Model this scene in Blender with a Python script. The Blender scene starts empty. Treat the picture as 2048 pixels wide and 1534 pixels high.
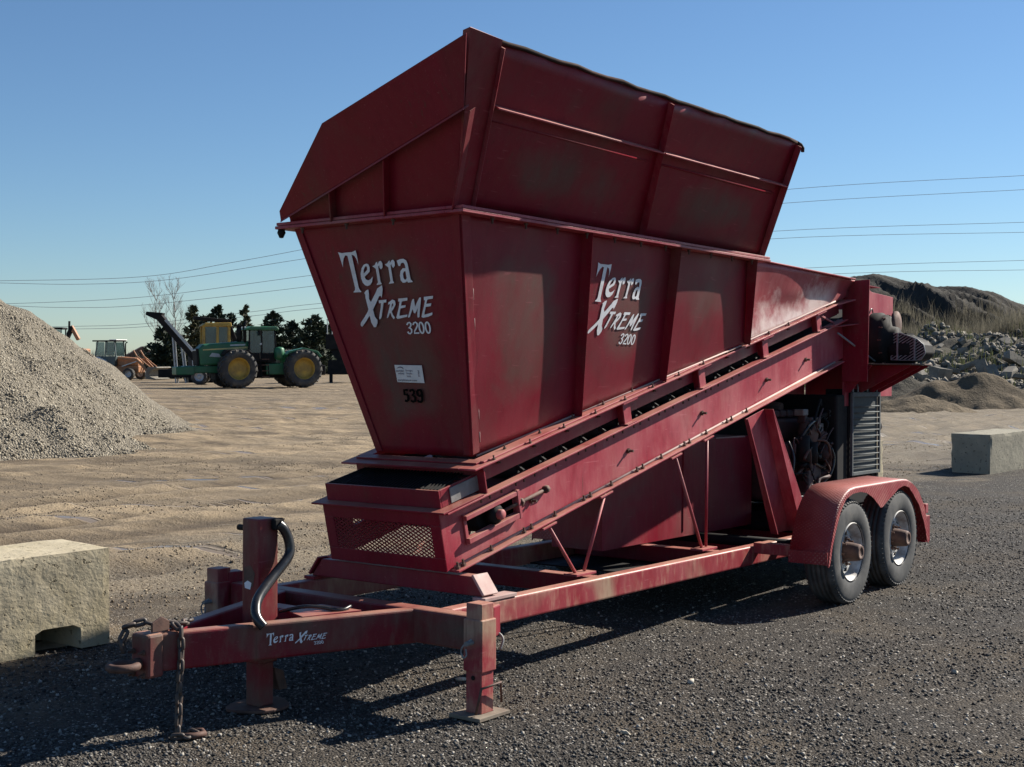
import bpy, bmesh, math, random
import numpy as np
from mathutils import Vector, Matrix
from mathutils.geometry import tessellate_polygon
from mathutils import noise as mnoise

SC = bpy.context.scene
COL = SC.collection
R = math.radians
random.seed(7)
RNG = np.random.default_rng(11)

# ------------------------------------------------------------------ camera
cam_d = bpy.data.cameras.new('camera')
cam = bpy.data.objects.new('camera', cam_d)
COL.objects.link(cam)
cam.location = (0, 0, 1.8296)
cam.rotation_euler = (R(90) - math.atan2(56.9, 2651.4), 0, 0)
cam_d.sensor_width = 36.0
cam_d.lens = 36.0 * 2651.4 / 2048
cam_d.clip_start = 0.1
cam_d.clip_end = 3000
SC.camera = cam

# ------------------------------------------------------------------ sky + sun
SUN_AZ, SUN_EL = 56.7, 34.5          # degrees to the right of the view direction, above the horizon
world = bpy.data.worlds.new('World')
SC.world = world
world.use_nodes = True
wn = world.node_tree
sky = wn.nodes.new('ShaderNodeTexSky')
sky.sky_type = 'NISHITA'
sky.sun_disc = False
sky.sun_elevation = R(SUN_EL)
sky.sun_rotation = R(SUN_AZ)
sky.altitude = 200
sky.air_density = 1.0
sky.dust_density = 0.1
sky.ozone_density = 4.0
tint = wn.nodes.new('ShaderNodeMix')
tint.data_type = 'RGBA'
tint.blend_type = 'MULTIPLY'
tint.inputs[0].default_value = 1.0
tint.inputs[7].default_value = (0.86, 1.0, 1.11, 1)
wn.links.new(sky.outputs[0], tint.inputs[6])
wn.links.new(tint.outputs[2], wn.nodes['Background'].inputs[0])
wn.nodes['Background'].inputs[1].default_value = 0.05
sun_d = bpy.data.lights.new('sun', 'SUN')
sun_d.energy = 5.0
sun_d.angle = R(0.53)
sun_d.color = (1.0, 0.93, 0.82)
sun = bpy.data.objects.new('sun', sun_d)
COL.objects.link(sun)
S_DIR = Vector((math.cos(R(SUN_EL)) * math.sin(R(SUN_AZ)), math.cos(R(SUN_EL)) * math.cos(R(SUN_AZ)), math.sin(R(SUN_EL))))
sun.rotation_euler = S_DIR.to_track_quat('Z', 'Y').to_euler()
sun.location = (30, 20, 30)
SC.view_settings.view_transform = 'Standard'
SC.view_settings.look = 'None'
SC.view_settings.gamma = 1.0
SC.view_settings.use_curve_mapping = False
SC.view_settings.exposure = 0.95

# ------------------------------------------------------------------ node helper
class N:
    def __init__(s, name):
        s.m = bpy.data.materials.new(name)
        s.m.use_nodes = True
        s.t = s.m.node_tree
        s.bsdf = s.t.nodes['Principled BSDF']
        s.tc = s.t.nodes.new('ShaderNodeTexCoord')
        s.geo = s.t.nodes.new('ShaderNodeNewGeometry')
    def n(s, typ, **kw):
        x = s.t.nodes.new('ShaderNode' + typ)
        for k, v in kw.items():
            setattr(x, k, v)
        return x
    def l(s, a, b):
        s.t.links.new(a, b)
    def put(s, sock, v):
        if hasattr(v, 'is_linked') or isinstance(v, bpy.types.NodeSocket):
            s.l(v, sock)
        else:
            sock.default_value = v
    def obj(s, scale=(1, 1, 1), rot=(0, 0, 0), loc=(0, 0, 0), src='Object'):
        mp = s.n('Mapping')
        mp.inputs['Scale'].default_value = scale
        mp.inputs['Rotation'].default_value = rot
        mp.inputs['Location'].default_value = loc
        s.l(s.tc.outputs[src], mp.inputs['Vector'])
        return mp.outputs[0]
    def pos(s, scale=(1, 1, 1), rot=(0, 0, 0), loc=(0, 0, 0)):
        mp = s.n('Mapping')
        mp.inputs['Scale'].default_value = scale
        mp.inputs['Rotation'].default_value = rot
        mp.inputs['Location'].default_value = loc
        s.l(s.geo.outputs['Position'], mp.inputs['Vector'])
        return mp.outputs[0]
    def noise(s, vec, scale=5, detail=4, rough=.55, dist=0):
        x = s.n('TexNoise')
        x.inputs['Scale'].default_value = scale
        x.inputs['Detail'].default_value = detail
        x.inputs['Roughness'].default_value = rough
        x.inputs['Distortion'].default_value = dist
        s.l(vec, x.inputs['Vector'])
        return x.outputs['Fac']
    def voro(s, vec, scale=5, feature='F1', out='Distance', rand=1.0):
        x = s.n('TexVoronoi', feature=feature)
        x.inputs['Scale'].default_value = scale
        x.inputs['Randomness'].default_value = rand
        s.l(vec, x.inputs['Vector'])
        return x.outputs[out]
    def ramp(s, fac, lo, hi, a=0.0, b=1.0):
        x = s.n('MapRange')
        x.clamp = True
        s.put(x.inputs[0], fac)
        x.inputs[1].default_value = lo
        x.inputs[2].default_value = hi
        x.inputs[3].default_value = a
        x.inputs[4].default_value = b
        return x.outputs[0]
    def mix(s, fac, a, b, blend='MIX'):
        x = s.n('Mix', data_type='RGBA', blend_type=blend)
        s.put(x.inputs[0], fac)
        for i, v in ((6, a), (7, b)):
            if isinstance(v, (tuple, list)):
                x.inputs[i].default_value = (v[0], v[1], v[2], 1)
            else:
                s.l(v, x.inputs[i])
        return x.outputs[2]
    def math(s, op, a, b=0.0):
        x = s.n('Math', operation=op)
        s.put(x.inputs[0], a)
        s.put(x.inputs[1], b)
        return x.outputs[0]
    def normal_z(s):
        x = s.n('SeparateXYZ')
        s.l(s.geo.outputs['Normal'], x.inputs[0])
        return x.outputs[2]
    def bump(s, h, strength=.3, dist=.01):
        b = s.n('Bump')
        b.inputs['Strength'].default_value = strength
        b.inputs['Distance'].default_value = dist
        s.l(h, b.inputs['Height'])
        s.l(b.outputs[0], s.bsdf.inputs['Normal'])
        return b
    def done(s, color=None, rough=None, metal=None, spec=None):
        if color is not None:
            if isinstance(color, (tuple, list)):
                s.bsdf.inputs['Base Color'].default_value = (*color[:3], 1)
            else:
                s.l(color, s.bsdf.inputs['Base Color'])
        if rough is not None:
            s.put(s.bsdf.inputs['Roughness'], rough)
        if metal is not None:
            s.put(s.bsdf.inputs['Metallic'], metal)
        if spec is not None:
            s.put(s.bsdf.inputs['Specular IOR Level'], spec)
        return s.m

def m_red(name, dust=0.5, fade=0.5, base=(.205, .004, .018), faded=(.30, .038, .054), dirt=(.105, .070, .054), foot_glare=False, cover=0.0, film=0.0):
    k = N(name)
    v = k.obj()
    big = k.noise(v, 1.25, 4, .55, .8)
    mid = k.noise(k.obj(scale=(1, 1, .45), loc=(3, 1, 7)), 3.2, 5, .6)
    fine = k.noise(k.obj(scale=(1, 1, .30)), 21, 5, .65)
    spk = k.noise(v, 130, 2, .5)
    c = k.mix(k.ramp(mid, .36, .72, 0, fade), base, faded)
    c = k.mix(k.math('MULTIPLY', k.ramp(big, .50 - cover, .68 - cover, 0, 1), dust), c, dirt)
    c = k.mix(k.math('MULTIPLY', k.ramp(fine, .50, .74, 0, 1), dust * .45), c, tuple(x * 1.5 for x in dirt))
    c = k.mix(k.ramp(fine, .48, .30, 0, .35), c, tuple(x * .55 for x in base))
    if film:
        at = k.n('Attribute'); at.attribute_name = 'grime'
        fn = k.math('ADD', k.math('MULTIPLY', k.noise(k.obj(loc=(6, 2, 4)), 2.0, 5, .6, .5), .9), k.math('MULTIPLY', at.outputs['Fac'], .42))
        fm = k.math('MULTIPLY', k.ramp(fn, .62, .98), k.ramp(k.noise(k.obj(scale=(1, 1, .25), loc=(2, 2, 2)), 14, 5, .65), .3, .7, .55, 1.0))
        c = k.mix(k.math('MULTIPLY', fm, film), c, (.095, .076, .058))
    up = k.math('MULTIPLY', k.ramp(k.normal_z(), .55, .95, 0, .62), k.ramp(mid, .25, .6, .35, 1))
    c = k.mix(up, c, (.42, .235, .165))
    run = k.noise(k.obj(scale=(1, 1, .07), loc=(1, 5, 3)), 34, 3, .6)
    c = k.mix(k.math('MULTIPLY', k.ramp(run, .60, .72, 0, .55), k.ramp(k.noise(k.obj(loc=(4, 4, 9)), 2.1, 3, .5), .46, .62)), c, (.085, .038, .026))
    scr = k.noise(k.obj(scale=(.10, 1, 1), rot=(.3, .5, .2), loc=(2, 8, 1)), 60, 2, .5)
    c = k.mix(k.ramp(scr, .69, .73, 0, .22), c, tuple(min(1, x * 1.3 + .10) for x in faded))
    chip = k.noise(k.obj(loc=(9, 4, 2)), 15, 6, .7)
    c = k.mix(k.ramp(chip, .69, .73, 0, .75), c, (.055, .020, .015))
    c = k.mix(k.ramp(spk, .64, .75, 0, .14), c, (.4, .26, .2))
    r = k.ramp(mid, .3, .75, .40, .66)
    if foot_glare:      # sun glare painted as a pale band along the foot of the plate
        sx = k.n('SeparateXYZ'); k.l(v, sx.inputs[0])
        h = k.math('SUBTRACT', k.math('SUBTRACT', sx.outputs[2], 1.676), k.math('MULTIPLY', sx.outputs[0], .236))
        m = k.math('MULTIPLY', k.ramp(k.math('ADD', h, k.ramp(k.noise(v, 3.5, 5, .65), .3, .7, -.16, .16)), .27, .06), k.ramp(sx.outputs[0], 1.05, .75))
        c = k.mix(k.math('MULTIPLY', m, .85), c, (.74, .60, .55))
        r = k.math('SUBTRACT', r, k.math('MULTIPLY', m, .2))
    k.bump(k.math('ADD', k.math('MULTIPLY', k.noise(v, 3.2, 2, .5), 3.0), spk), .12, .004)
    return k.done(c, r, 0, .3)

def m_plain(name, col, rough=.5, metal=0, var=.35, scale=9, dirt=None, dirt_amt=.5, bump=0.0, spec=.5):
    k = N(name)
    v = k.obj()
    f = k.noise(v, scale, 5, .6)
    dark = tuple(x * (1 - var) for x in col)
    lite = tuple(min(1, x * (1 + var)) for x in col)
    c = k.mix(k.ramp(f, .3, .7), dark, lite)
    if dirt:
        d = k.noise(k.obj(loc=(5, 2, 1)), scale * .6, 6, .65)
        c = k.mix(k.ramp(d, .45, .68, 0, dirt_amt), c, dirt)
    if bump:
        k.bump(k.noise(v, scale * 6, 3, .6), bump, .003)
    return k.done(c, k.ramp(f, .3, .7, max(.05, rough - .1), min(1, rough + .12)), metal, spec)

MAT = {}
MAT['red'] = m_red('red_paint_faded', .5, .4)
MAT['red_front'] = m_red('red_paint_grimy', .35, .45, (.20, .003, .017), (.25, .013, .030), (.070, .040, .032), film=.85)
MAT['red_web'] = m_red('red_paint_lit_pink', .4, .9, (.30, .016, .036), (.41, .105, .12), (.33, .18, .15))  # faded red, coloured pinker to carry the sun's sheen on lit faces
MAT['red_tongue'] = m_red('red_paint_brown_grime', .95, .4, (.17, .005, .015), (.23, .03, .04), (.115, .075, .055), cover=.07)
MAT['red_hood'] = m_red('red_paint_foot_glare', .4, .9, (.30, .020, .034), (.42, .13, .135), (.22, .12, .10), True)
MAT['red_rail'] = m_red('red_paint_muddy', .85, .6, (.25, .014, .026), (.36, .10, .105), (.36, .26, .175), cover=.04)
MAT['rubber'] = m_plain('black_rubber', (.018, .018, .02), .55, 0, .3, 14, (.10, .085, .065), .35)
MAT['tyre'] = m_plain('dusty_tyre_rubber', (.045, .046, .048), .8, 0, .3, 7, (.15, .142, .13), .7, .2)
MAT['belt'] = m_plain('conveyor_belt_rubber', (.014, .014, .015), .85, 0, .3, 8, (.05, .04, .03), .4, 0, .15)
MAT['black_steel'] = m_plain('black_painted_steel', (.010, .010, .011), .75, .0, .3, 10, (.030, .023, .019), .5, 0, .2)
MAT['grey_steel'] = m_plain('grey_steel', (.20, .195, .19), .6, .2, .25, 12, (.12, .08, .06), .6)
MAT['galv'] = m_plain('galvanised_wire', (.24, .26, .27), .6, .2, .2, 14, (.12, .10, .08), .4)
MAT['silver'] = m_plain('silver_wheel_paint', (.56, .55, .53), .6, .0, .2, 14, (.16, .11, .08), .7)
MAT['rust'] = m_plain('rusty_brown_steel', (.085, .042, .032), .75, .1, .4, 16, (.17, .10, .07), .6, .3)
MAT['bright'] = m_plain('pale_plate', (.40, .29, .26), .7, .0, .2, 8, (.32, .10, .10), .5)  # pale colour patched with red, for plates and weld beads
MAT['chain'] = m_plain('dull_chain_steel', (.06, .052, .048), .55, .3, .4, 30, (.16, .08, .05), .5)
MAT['dusty_plate'] = m_plain('dusty_steel_plate', (.20, .165, .125), .85, 0, .3, 14, (.12, .06, .045), .5)
MAT['rim_dark'] = m_plain('battered_dark_rim', (.03, .022, .02), .85, 0, .4, 6, (.12, .05, .04), .5, 0, .1)
MAT['white_letter'] = m_plain('white_vinyl_lettering', (.78, .78, .80), .5, 0, .06, 20, (.45, .36, .34), .3)
MAT['black_letter'] = m_plain('black_vinyl_digits', (.004, .004, .004), .8, 0, .2, 20, None, 0, 0, .05)
MAT['sticker'] = m_plain('white_sticker', (.72, .72, .72), .4, 0, .05, 20, (.5, .45, .42), .3)
MAT['purple_ink'] = m_plain('purple_print', (.06, .03, .09), .5, 0, .1, 20)
MAT['hose'] = m_plain('glossy_black_hose', (.014, .015, .018), .28, 0, .3, 10, (.12, .10, .08), .25)
MAT['engine'] = m_plain('grimy_engine_casting', (.075, .034, .032), .65, .1, .4, 12, (.03, .022, .018), .7)
MAT['grille'] = m_plain('dull_grey_grille', (.105, .118, .122), .75, 0, .2, 14, (.07, .06, .05), .4, 0, .2)
MAT['radcore'] = m_plain('radiator_core', (.035, .043, .046), .7, .1, .3, 60, (.08, .07, .06), .4)

def m_tread():
    k = N('red_diamond_plate')
    v = k.obj()
    a = k.n('TexWave', wave_type='BANDS', bands_direction='DIAGONAL')
    a.inputs['Scale'].default_value = 19
    k.l(k.obj(scale=(1, 1, 1)), a.inputs['Vector'])
    b = k.n('TexWave', wave_type='BANDS', bands_direction='DIAGONAL')
    b.inputs['Scale'].default_value = 19
    k.l(k.obj(scale=(-1, 1, -1)), b.inputs['Vector'])
    h = k.math('MULTIPLY', k.ramp(a.outputs['Fac'], .55, .8), k.ramp(b.outputs['Fac'], .35, .6))
    mid = k.noise(v, 5, 4, .6)
    c = k.mix(k.ramp(mid, .35, .7, 0, .7), (.25, .012, .022), (.33, .060, .060))
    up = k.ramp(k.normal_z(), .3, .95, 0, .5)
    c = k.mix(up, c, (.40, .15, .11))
    wear = k.ramp(k.noise(v, 7, 5, .65), .40, .62)
    c = k.mix(k.math('MULTIPLY', k.math('MULTIPLY', h, wear), .6), c, (.50, .25, .20))
    k.bump(h, .8, .006)
    return k.done(c, .5, 0, .5)
MAT['tread'] = m_tread()

def m_concrete(name, col, dark, moss=None):
    k = N(name)
    v = k.obj()
    f = k.noise(v, 3.5, 6, .65)
    g = k.noise(k.obj(scale=(1, 1, .25)), 12, 5, .65)
    p = k.noise(k.obj(loc=(2, 7, 3)), 22, 4, .6)
    c = k.mix(k.ramp(f, .3, .72), dark, col)
    c = k.mix(k.ramp(g, .5, .72, 0, .4), c, tuple(x * .62 for x in col))
    c = k.mix(k.ramp(p, .61, .66, 0, .8), c, tuple(x * .30 for x in dark))
    if moss:
        c = k.mix(k.ramp(k.noise(v, 1.3, 5, .7), .48, .7, 0, .5), c, moss)
    h = k.math('SUBTRACT', k.noise(v, 30, 5, .65), k.math('MULTIPLY', k.ramp(p, .62, .74), 1.2))
    k.bump(h, .6, .012)
    return k.done(c, .9, 0, .2)
MAT['concrete'] = m_concrete('weathered_concrete', (.50, .44, .32), (.33, .285, .20), (.34, .285, .16))
MAT['concrete_grey'] = m_concrete('grey_concrete', (.33, .305, .235), (.21, .195, .155))
MAT['rubble'] = m_concrete('broken_concrete', (.25, .23, .195), (.12, .11, .095))

# ------------------------------------------------------------------ mesh helper
class MB:
    def __init__(s):
        s.v = []
        s.f = []
        s.sm = []
    def add(s, vs, fs, smooth=False):
        o = len(s.v)
        s.v += [tuple(map(float, p)) for p in vs]
        s.f += [tuple(i + o for i in f) for f in fs]
        s.sm += [smooth] * len(fs)
        return s
    def hexa(s, p):       # 8 points: bottom quad then top quad, same winding
        return s.add(p, [(3, 2, 1, 0), (4, 5, 6, 7), (0, 1, 5, 4), (1, 2, 6, 5), (2, 3, 7, 6), (3, 0, 4, 7)])
    def box(s, x0, x1, y0, y1, z0, z1, fn=None):
        p = [(x0, y0, z0), (x1, y0, z0), (x1, y1, z0), (x0, y1, z0), (x0, y0, z1), (x1, y0, z1), (x1, y1, z1), (x0, y1, z1)]
        if fn:
            p = [fn(*q) for q in p]
        return s.hexa(p)
    def bar(s, p, q, w, h, up=(0, 0, 1)):
        p = Vector(p); q = Vector(q); d = (q - p).normalized()
        up = Vector(up); a = d.cross(up).normalized(); b = a.cross(d).normalized()
        a = a * w / 2; b = b * h / 2
        return s.hexa([p - a - b, p + a - b, p + a + b, p - a + b, q - a - b, q + a - b, q + a + b, q - a + b])
    def prism(s, poly, off):
        off = Vector(off); n = len(poly)
        P = [Vector(p) for p in poly]
        vs = P + [p + off for p in P]
        fs = [tuple(range(n))[::-1], tuple(range(n, 2 * n))]
        for i in range(n):
            j = (i + 1) % n
            fs.append((i, j, n + j, n + i))
        return s.add(vs, fs)
    def tube(s, pts, r, n=10, closed=False, smooth=True):
        P = [Vector(p) for p in pts]; m = len(P)
        rr = r if isinstance(r, (list, tuple)) else [r] * m
        vs = []; fs = []; prev = None
        for i in range(m):
            if closed:
                t = (P[(i + 1) % m] - P[i - 1]).normalized()
            else:
                t = (P[min(i + 1, m - 1)] - P[max(i - 1, 0)]).normalized()
            if prev is None:
                a = t.cross(Vector((0, 0, 1)))
                if a.length < .05:
                    a = t.cross(Vector((1, 0, 0)))
                a.normalize()
            else:
                a = (prev - t * prev.dot(t)).normalized()
            prev = a
            b = t.cross(a)
            for k in range(n):
                an = 2 * math.pi * k / n
                vs.append(P[i] + (a * math.cos(an) + b * math.sin(an)) * rr[i])
        seg = m if closed else m - 1
        for i in range(seg):
            j = (i + 1) % m
            for k in range(n):
                l = (k + 1) % n
                fs.append((i * n + k, i * n + l, j * n + l, j * n + k))
        s.add(vs, fs, smooth)
        if not closed:
            o = len(s.v) - len(vs)
            s.f.append(tuple(o + k for k in range(n))[::-1]); s.sm.append(False)
            s.f.append(tuple(o + (m - 1) * n + k for k in range(n))); s.sm.append(False)
        return s
    def cyl(s, p, q, r, n=16, r2=None):
        return s.tube([p, q], [r, r if r2 is None else r2], n)
    def lathe(s, prof, c, axis, n=40, smooth=True):
        c = Vector(c); d = Vector(axis).normalized()
        a = d.cross(Vector((0, 0, 1)))
        if a.length < .05:
            a = d.cross(Vector((1, 0, 0)))
        a.normalize(); b = d.cross(a)
        vs = []; fs = []; m = len(prof)
        for k in range(n):
            an = 2 * math.pi * k / n
            e = a * math.cos(an) + b * math.sin(an)
            for r, t in prof:
                vs.append(c + d * t + e * r)
        for k in range(n):
            l = (k + 1) % n
            for i in range(m - 1):
                fs.append((k * m + i, l * m + i, l * m + i + 1, k * m + i + 1))
        return s.add(vs, fs, smooth)
    def mesh(s, name):
        me = bpy.data.meshes.new(name)
        me.from_pydata(s.v, [], s.f)
        me.polygons.foreach_set('use_smooth', s.sm)
        me.update()
        return me

def link(name, me, mat=None, parent=None):
    o = bpy.data.objects.new(name, me)
    COL.objects.link(o)
    if mat is not None and me is not None and not me.materials:
        me.materials.append(mat if not isinstance(mat, str) else MAT[mat])
    if parent is not None:
        o.parent = parent
    return o

def part(name, mb, mat, parent, bevel=0.0, label=None, seg=2):
    me = mb.mesh(name) if isinstance(mb, MB) else mb
    bm = bmesh.new(); bm.from_mesh(me)
    bmesh.ops.recalc_face_normals(bm, faces=bm.faces)
    bm.to_mesh(me); bm.free()
    o = link(name, me, mat, parent)
    if bevel:
        b = o.modifiers.new('bevel', 'BEVEL')
        b.width = bevel; b.segments = seg; b.limit_method = 'ANGLE'; b.angle_limit = R(40)
    if label:
        o['label'] = label
    return o

def set_attr(o, name, vals):
    a = o.data.attributes.new(name, 'FLOAT', 'POINT')
    a.data.foreach_set('value', np.asarray(vals, dtype=np.float32))

def sm1(a, b, x):
    t = max(0.0, min(1.0, (x - a) / (b - a)))
    return t * t * (3 - 2 * t)

def tag(o, label=None, cat=None, group=None, kind=None):
    for k, v in (('label', label), ('category', cat), ('group', group), ('kind', kind)):
        if v:
            o[k] = v
    return o

def empty(name, loc=(0, 0, 0), rot=(0, 0, 0)):
    o = bpy.data.objects.new(name, None)
    COL.objects.link(o)
    o.location = loc
    o.rotation_euler = rot
    o.empty_display_size = .2
    return o

def copy_obj(src, parent, M=None):
    o = src.copy()
    COL.objects.link(o)
    o.parent = parent
    if M is not None:
        o.matrix_local = M
    return o

def vnoise(x, y, seed=0):
    """smooth 2-D value noise, numpy"""
    x = np.asarray(x, float); y = np.asarray(y, float)
    xi = np.floor(x).astype(np.int64); yi = np.floor(y).astype(np.int64)
    fx = x - xi; fy = y - yi
    fx = fx * fx * (3 - 2 * fx); fy = fy * fy * (3 - 2 * fy)
    def h(a, b):
        n = (a * 374761393 + b * 668265263 + seed * 1442695041) & 0x7fffffff
        n = ((n ^ (n >> 13)) * 1274126177) & 0x7fffffff
        n = n ^ (n >> 16)
        return (n & 0xffff) / 65535.0
    return (h(xi, yi) * (1 - fx) + h(xi + 1, yi) * fx) * (1 - fy) + (h(xi, yi + 1) * (1 - fx) + h(xi + 1, yi + 1) * fx) * fy - .5

def fbm(x, y, o=4, seed=0):
    t = 0; a = 1.0
    for i in range(o):
        t = t + a * vnoise(x * 2 ** i, y * 2 ** i, seed + i * 17)
        a *= .5
    return t

def smooth(a, b, x):
    t = np.clip((x - a) / (b - a), 0, 1)
    return t * t * (3 - 2 * t)

def grid_mesh(name, xs, ys, Z):
    X, Y = np.meshgrid(xs, ys)
    V = np.stack([X, Y, Z], -1).reshape(-1, 3)
    nx, ny = len(xs), len(ys)
    i = np.arange(nx * ny).reshape(ny, nx)
    F = np.stack([i[:-1, :-1], i[:-1, 1:], i[1:, 1:], i[1:, :-1]], -1).reshape(-1, 4)
    me = bpy.data.meshes.new(name)
    me.vertices.add(len(V)); me.vertices.foreach_set('co', V.ravel())
    me.loops.add(F.size); me.loops.foreach_set('vertex_index', F.ravel().astype(np.int32))
    me.polygons.add(len(F))
    me.polygons.foreach_set('loop_start', (np.arange(len(F)) * 4).astype(np.int32))
    me.polygons.foreach_set('use_smooth', np.ones(len(F), bool))
    me.update(calc_edges=True); me.validate()
    return me

def stones_mesh(name, P, S, flat=.65, seed=1):
    """many small angular stones in one mesh; P positions (n,3), S sizes (n,)"""
    rng = np.random.default_rng(seed)
    base = np.array([[-1, -1, -1], [1, -1, -1], [1, 1, -1], [-1, 1, -1], [-1, -1, 1], [1, -1, 1], [1, 1, 1], [-1, 1, 1]], float) * .5
    F = np.array([[3, 2, 1, 0], [4, 5, 6, 7], [0, 1, 5, 4], [1, 2, 6, 5], [2, 3, 7, 6], [3, 0, 4, 7]])
    n = len(P)
    v = base[None] * rng.uniform(.45, 1.15, (n, 8, 3))
    v *= np.stack([np.ones(n), rng.uniform(.6, 1, n), rng.uniform(flat * .7, flat * 1.2, n)], -1)[:, None]
    q = rng.normal(size=(n, 4)); q[:, 1:3] *= .35
    q /= np.linalg.norm(q, axis=1, keepdims=True)
    w, x, y, z = q.T
    Rm = np.stack([1 - 2 * (y * y + z * z), 2 * (x * y - z * w), 2 * (x * z + y * w), 2 * (x * y + z * w), 1 - 2 * (x * x + z * z), 2 * (y * z - x * w), 2 * (x * z - y * w), 2 * (y * z + x * w), 1 - 2 * (x * x + y * y)], -1).reshape(n, 3, 3)
    ang = rng.uniform(0, 6.28, n); c, s_ = np.cos(ang), np.sin(ang)
    Rz = np.zeros((n, 3, 3)); Rz[:, 0, 0] = c; Rz[:, 0, 1] = -s_; Rz[:, 1, 0] = s_; Rz[:, 1, 1] = c; Rz[:, 2, 2] = 1
    v = np.einsum('nij,nkj->nki', np.einsum('nij,njk->nik', Rm, Rz), v)
    v = v * S[:, None, None] + P[:, None, :]
    V = v.reshape(-1, 3)
    FF = (F[None] + (np.arange(n) * 8)[:, None, None]).reshape(-1, 4)
    me = bpy.data.meshes.new(name)
    me.vertices.add(len(V)); me.vertices.foreach_set('co', V.ravel())
    me.loops.add(FF.size); me.loops.foreach_set('vertex_index', FF.ravel().astype(np.int32))
    me.polygons.add(len(FF)); me.polygons.foreach_set('loop_start', (np.arange(len(FF)) * 4).astype(np.int32))
    me.update(calc_edges=True)
    return me

# ------------------------------------------------------------------ ground
TD = (0.605, 0.796)                    # direction of the trailer and of the wheel tracks
def dirt_mask(X, Y):
    d = (Y - 8.6 - 1.36 * (X + 2.6)) * .592
    return smooth(-.5, .9, d + 1.6 * fbm(X * .35, Y * .35, 3, 5))
TRACKS = [(-10.6, .35, .10, 0.0, 1.9), (-12.2, .5, .07, 2.0, 2.0), (-13.8, .3, .12, 1.0, 1.8), (-15.9, .6, .06, 4.0, 2.1), (-18.5, .5, .09, 3.0, 1.9), (-21.5, .8, .05, .5, 2.2), (-25.0, .7, .06, 2.5, 2.0), (-29.5, .9, .05, 5.0, 2.2), (-35, 1.0, .04, 1.5, 2.2)]
def track_field(X, Y):
    """depth of wheel ruts (0..1) and of the soil squeezed up beside them"""
    al = X * TD[0] + Y * TD[1]
    ac = X * TD[1] - Y * TD[0]
    rut = np.zeros_like(X); ridge = np.zeros_like(X)
    for c0, amp, w, ph, gauge in TRACKS:
        c = c0 + amp * np.sin(al * w + ph) + .12 * fbm(al * .4, al * 0 + c0, 2, 3)
        fade = np.clip(.55 + 1.1 * fbm(al * .10 + c0, al * 0 + 2.2, 2, 8), 0, 1)
        for sd in (-.5, .5):
            d = np.abs(ac - c - sd * gauge)
            rut = np.maximum(rut, np.exp(-(d / .20) ** 2) * fade)
            ridge = np.maximum(ridge, np.exp(-((d - .42) / .13) ** 2) * fade)
    return rut, ridge
def ground_z(X, Y):
    m = dirt_mask(X, Y)
    al = X * TD[0] + Y * TD[1]
    ac = X * TD[1] - Y * TD[0]
    rut = fbm(al * .10 + 3, ac * 1.3, 3, 21) * .15 + fbm(al * .8, ac * 3.0, 3, 33) * .05
    far = smooth(45, 140, Y)
    tk, rd = track_field(X, Y)
    rut = rut * .6 + fbm(al * .7, ac * 3.2, 3, 12) * .05 - tk * .085 + rd * .05 * (1 + fbm(X * 3, Y * 3, 2, 2) * 1.4)
    z = m * rut * (1 - far) + (1 - m) * fbm(X * 2.2, Y * 2.2, 2, 9) * .010
    return z
def axis_vals(lo, hi, step, far_lo, far_hi, g=1.16):
    a = list(np.arange(lo, hi, step)); s = step; x = hi
    while x < far_hi:
        a.append(x); s *= g; x += s
    a.append(far_hi)
    s = step * g; x = lo - step
    b = []
    while x > far_lo:
        b.append(x); s *= g; x -= s
    b.append(far_lo)
    return np.array(b[::-1] + a)
gx = axis_vals(-13, 13, .11, -900, 900)
gy = axis_vals(4.5, 48, .11, -60, 1400)
GX, GY = np.meshgrid(gx, gy)
GZ = ground_z(GX, GY)
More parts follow.
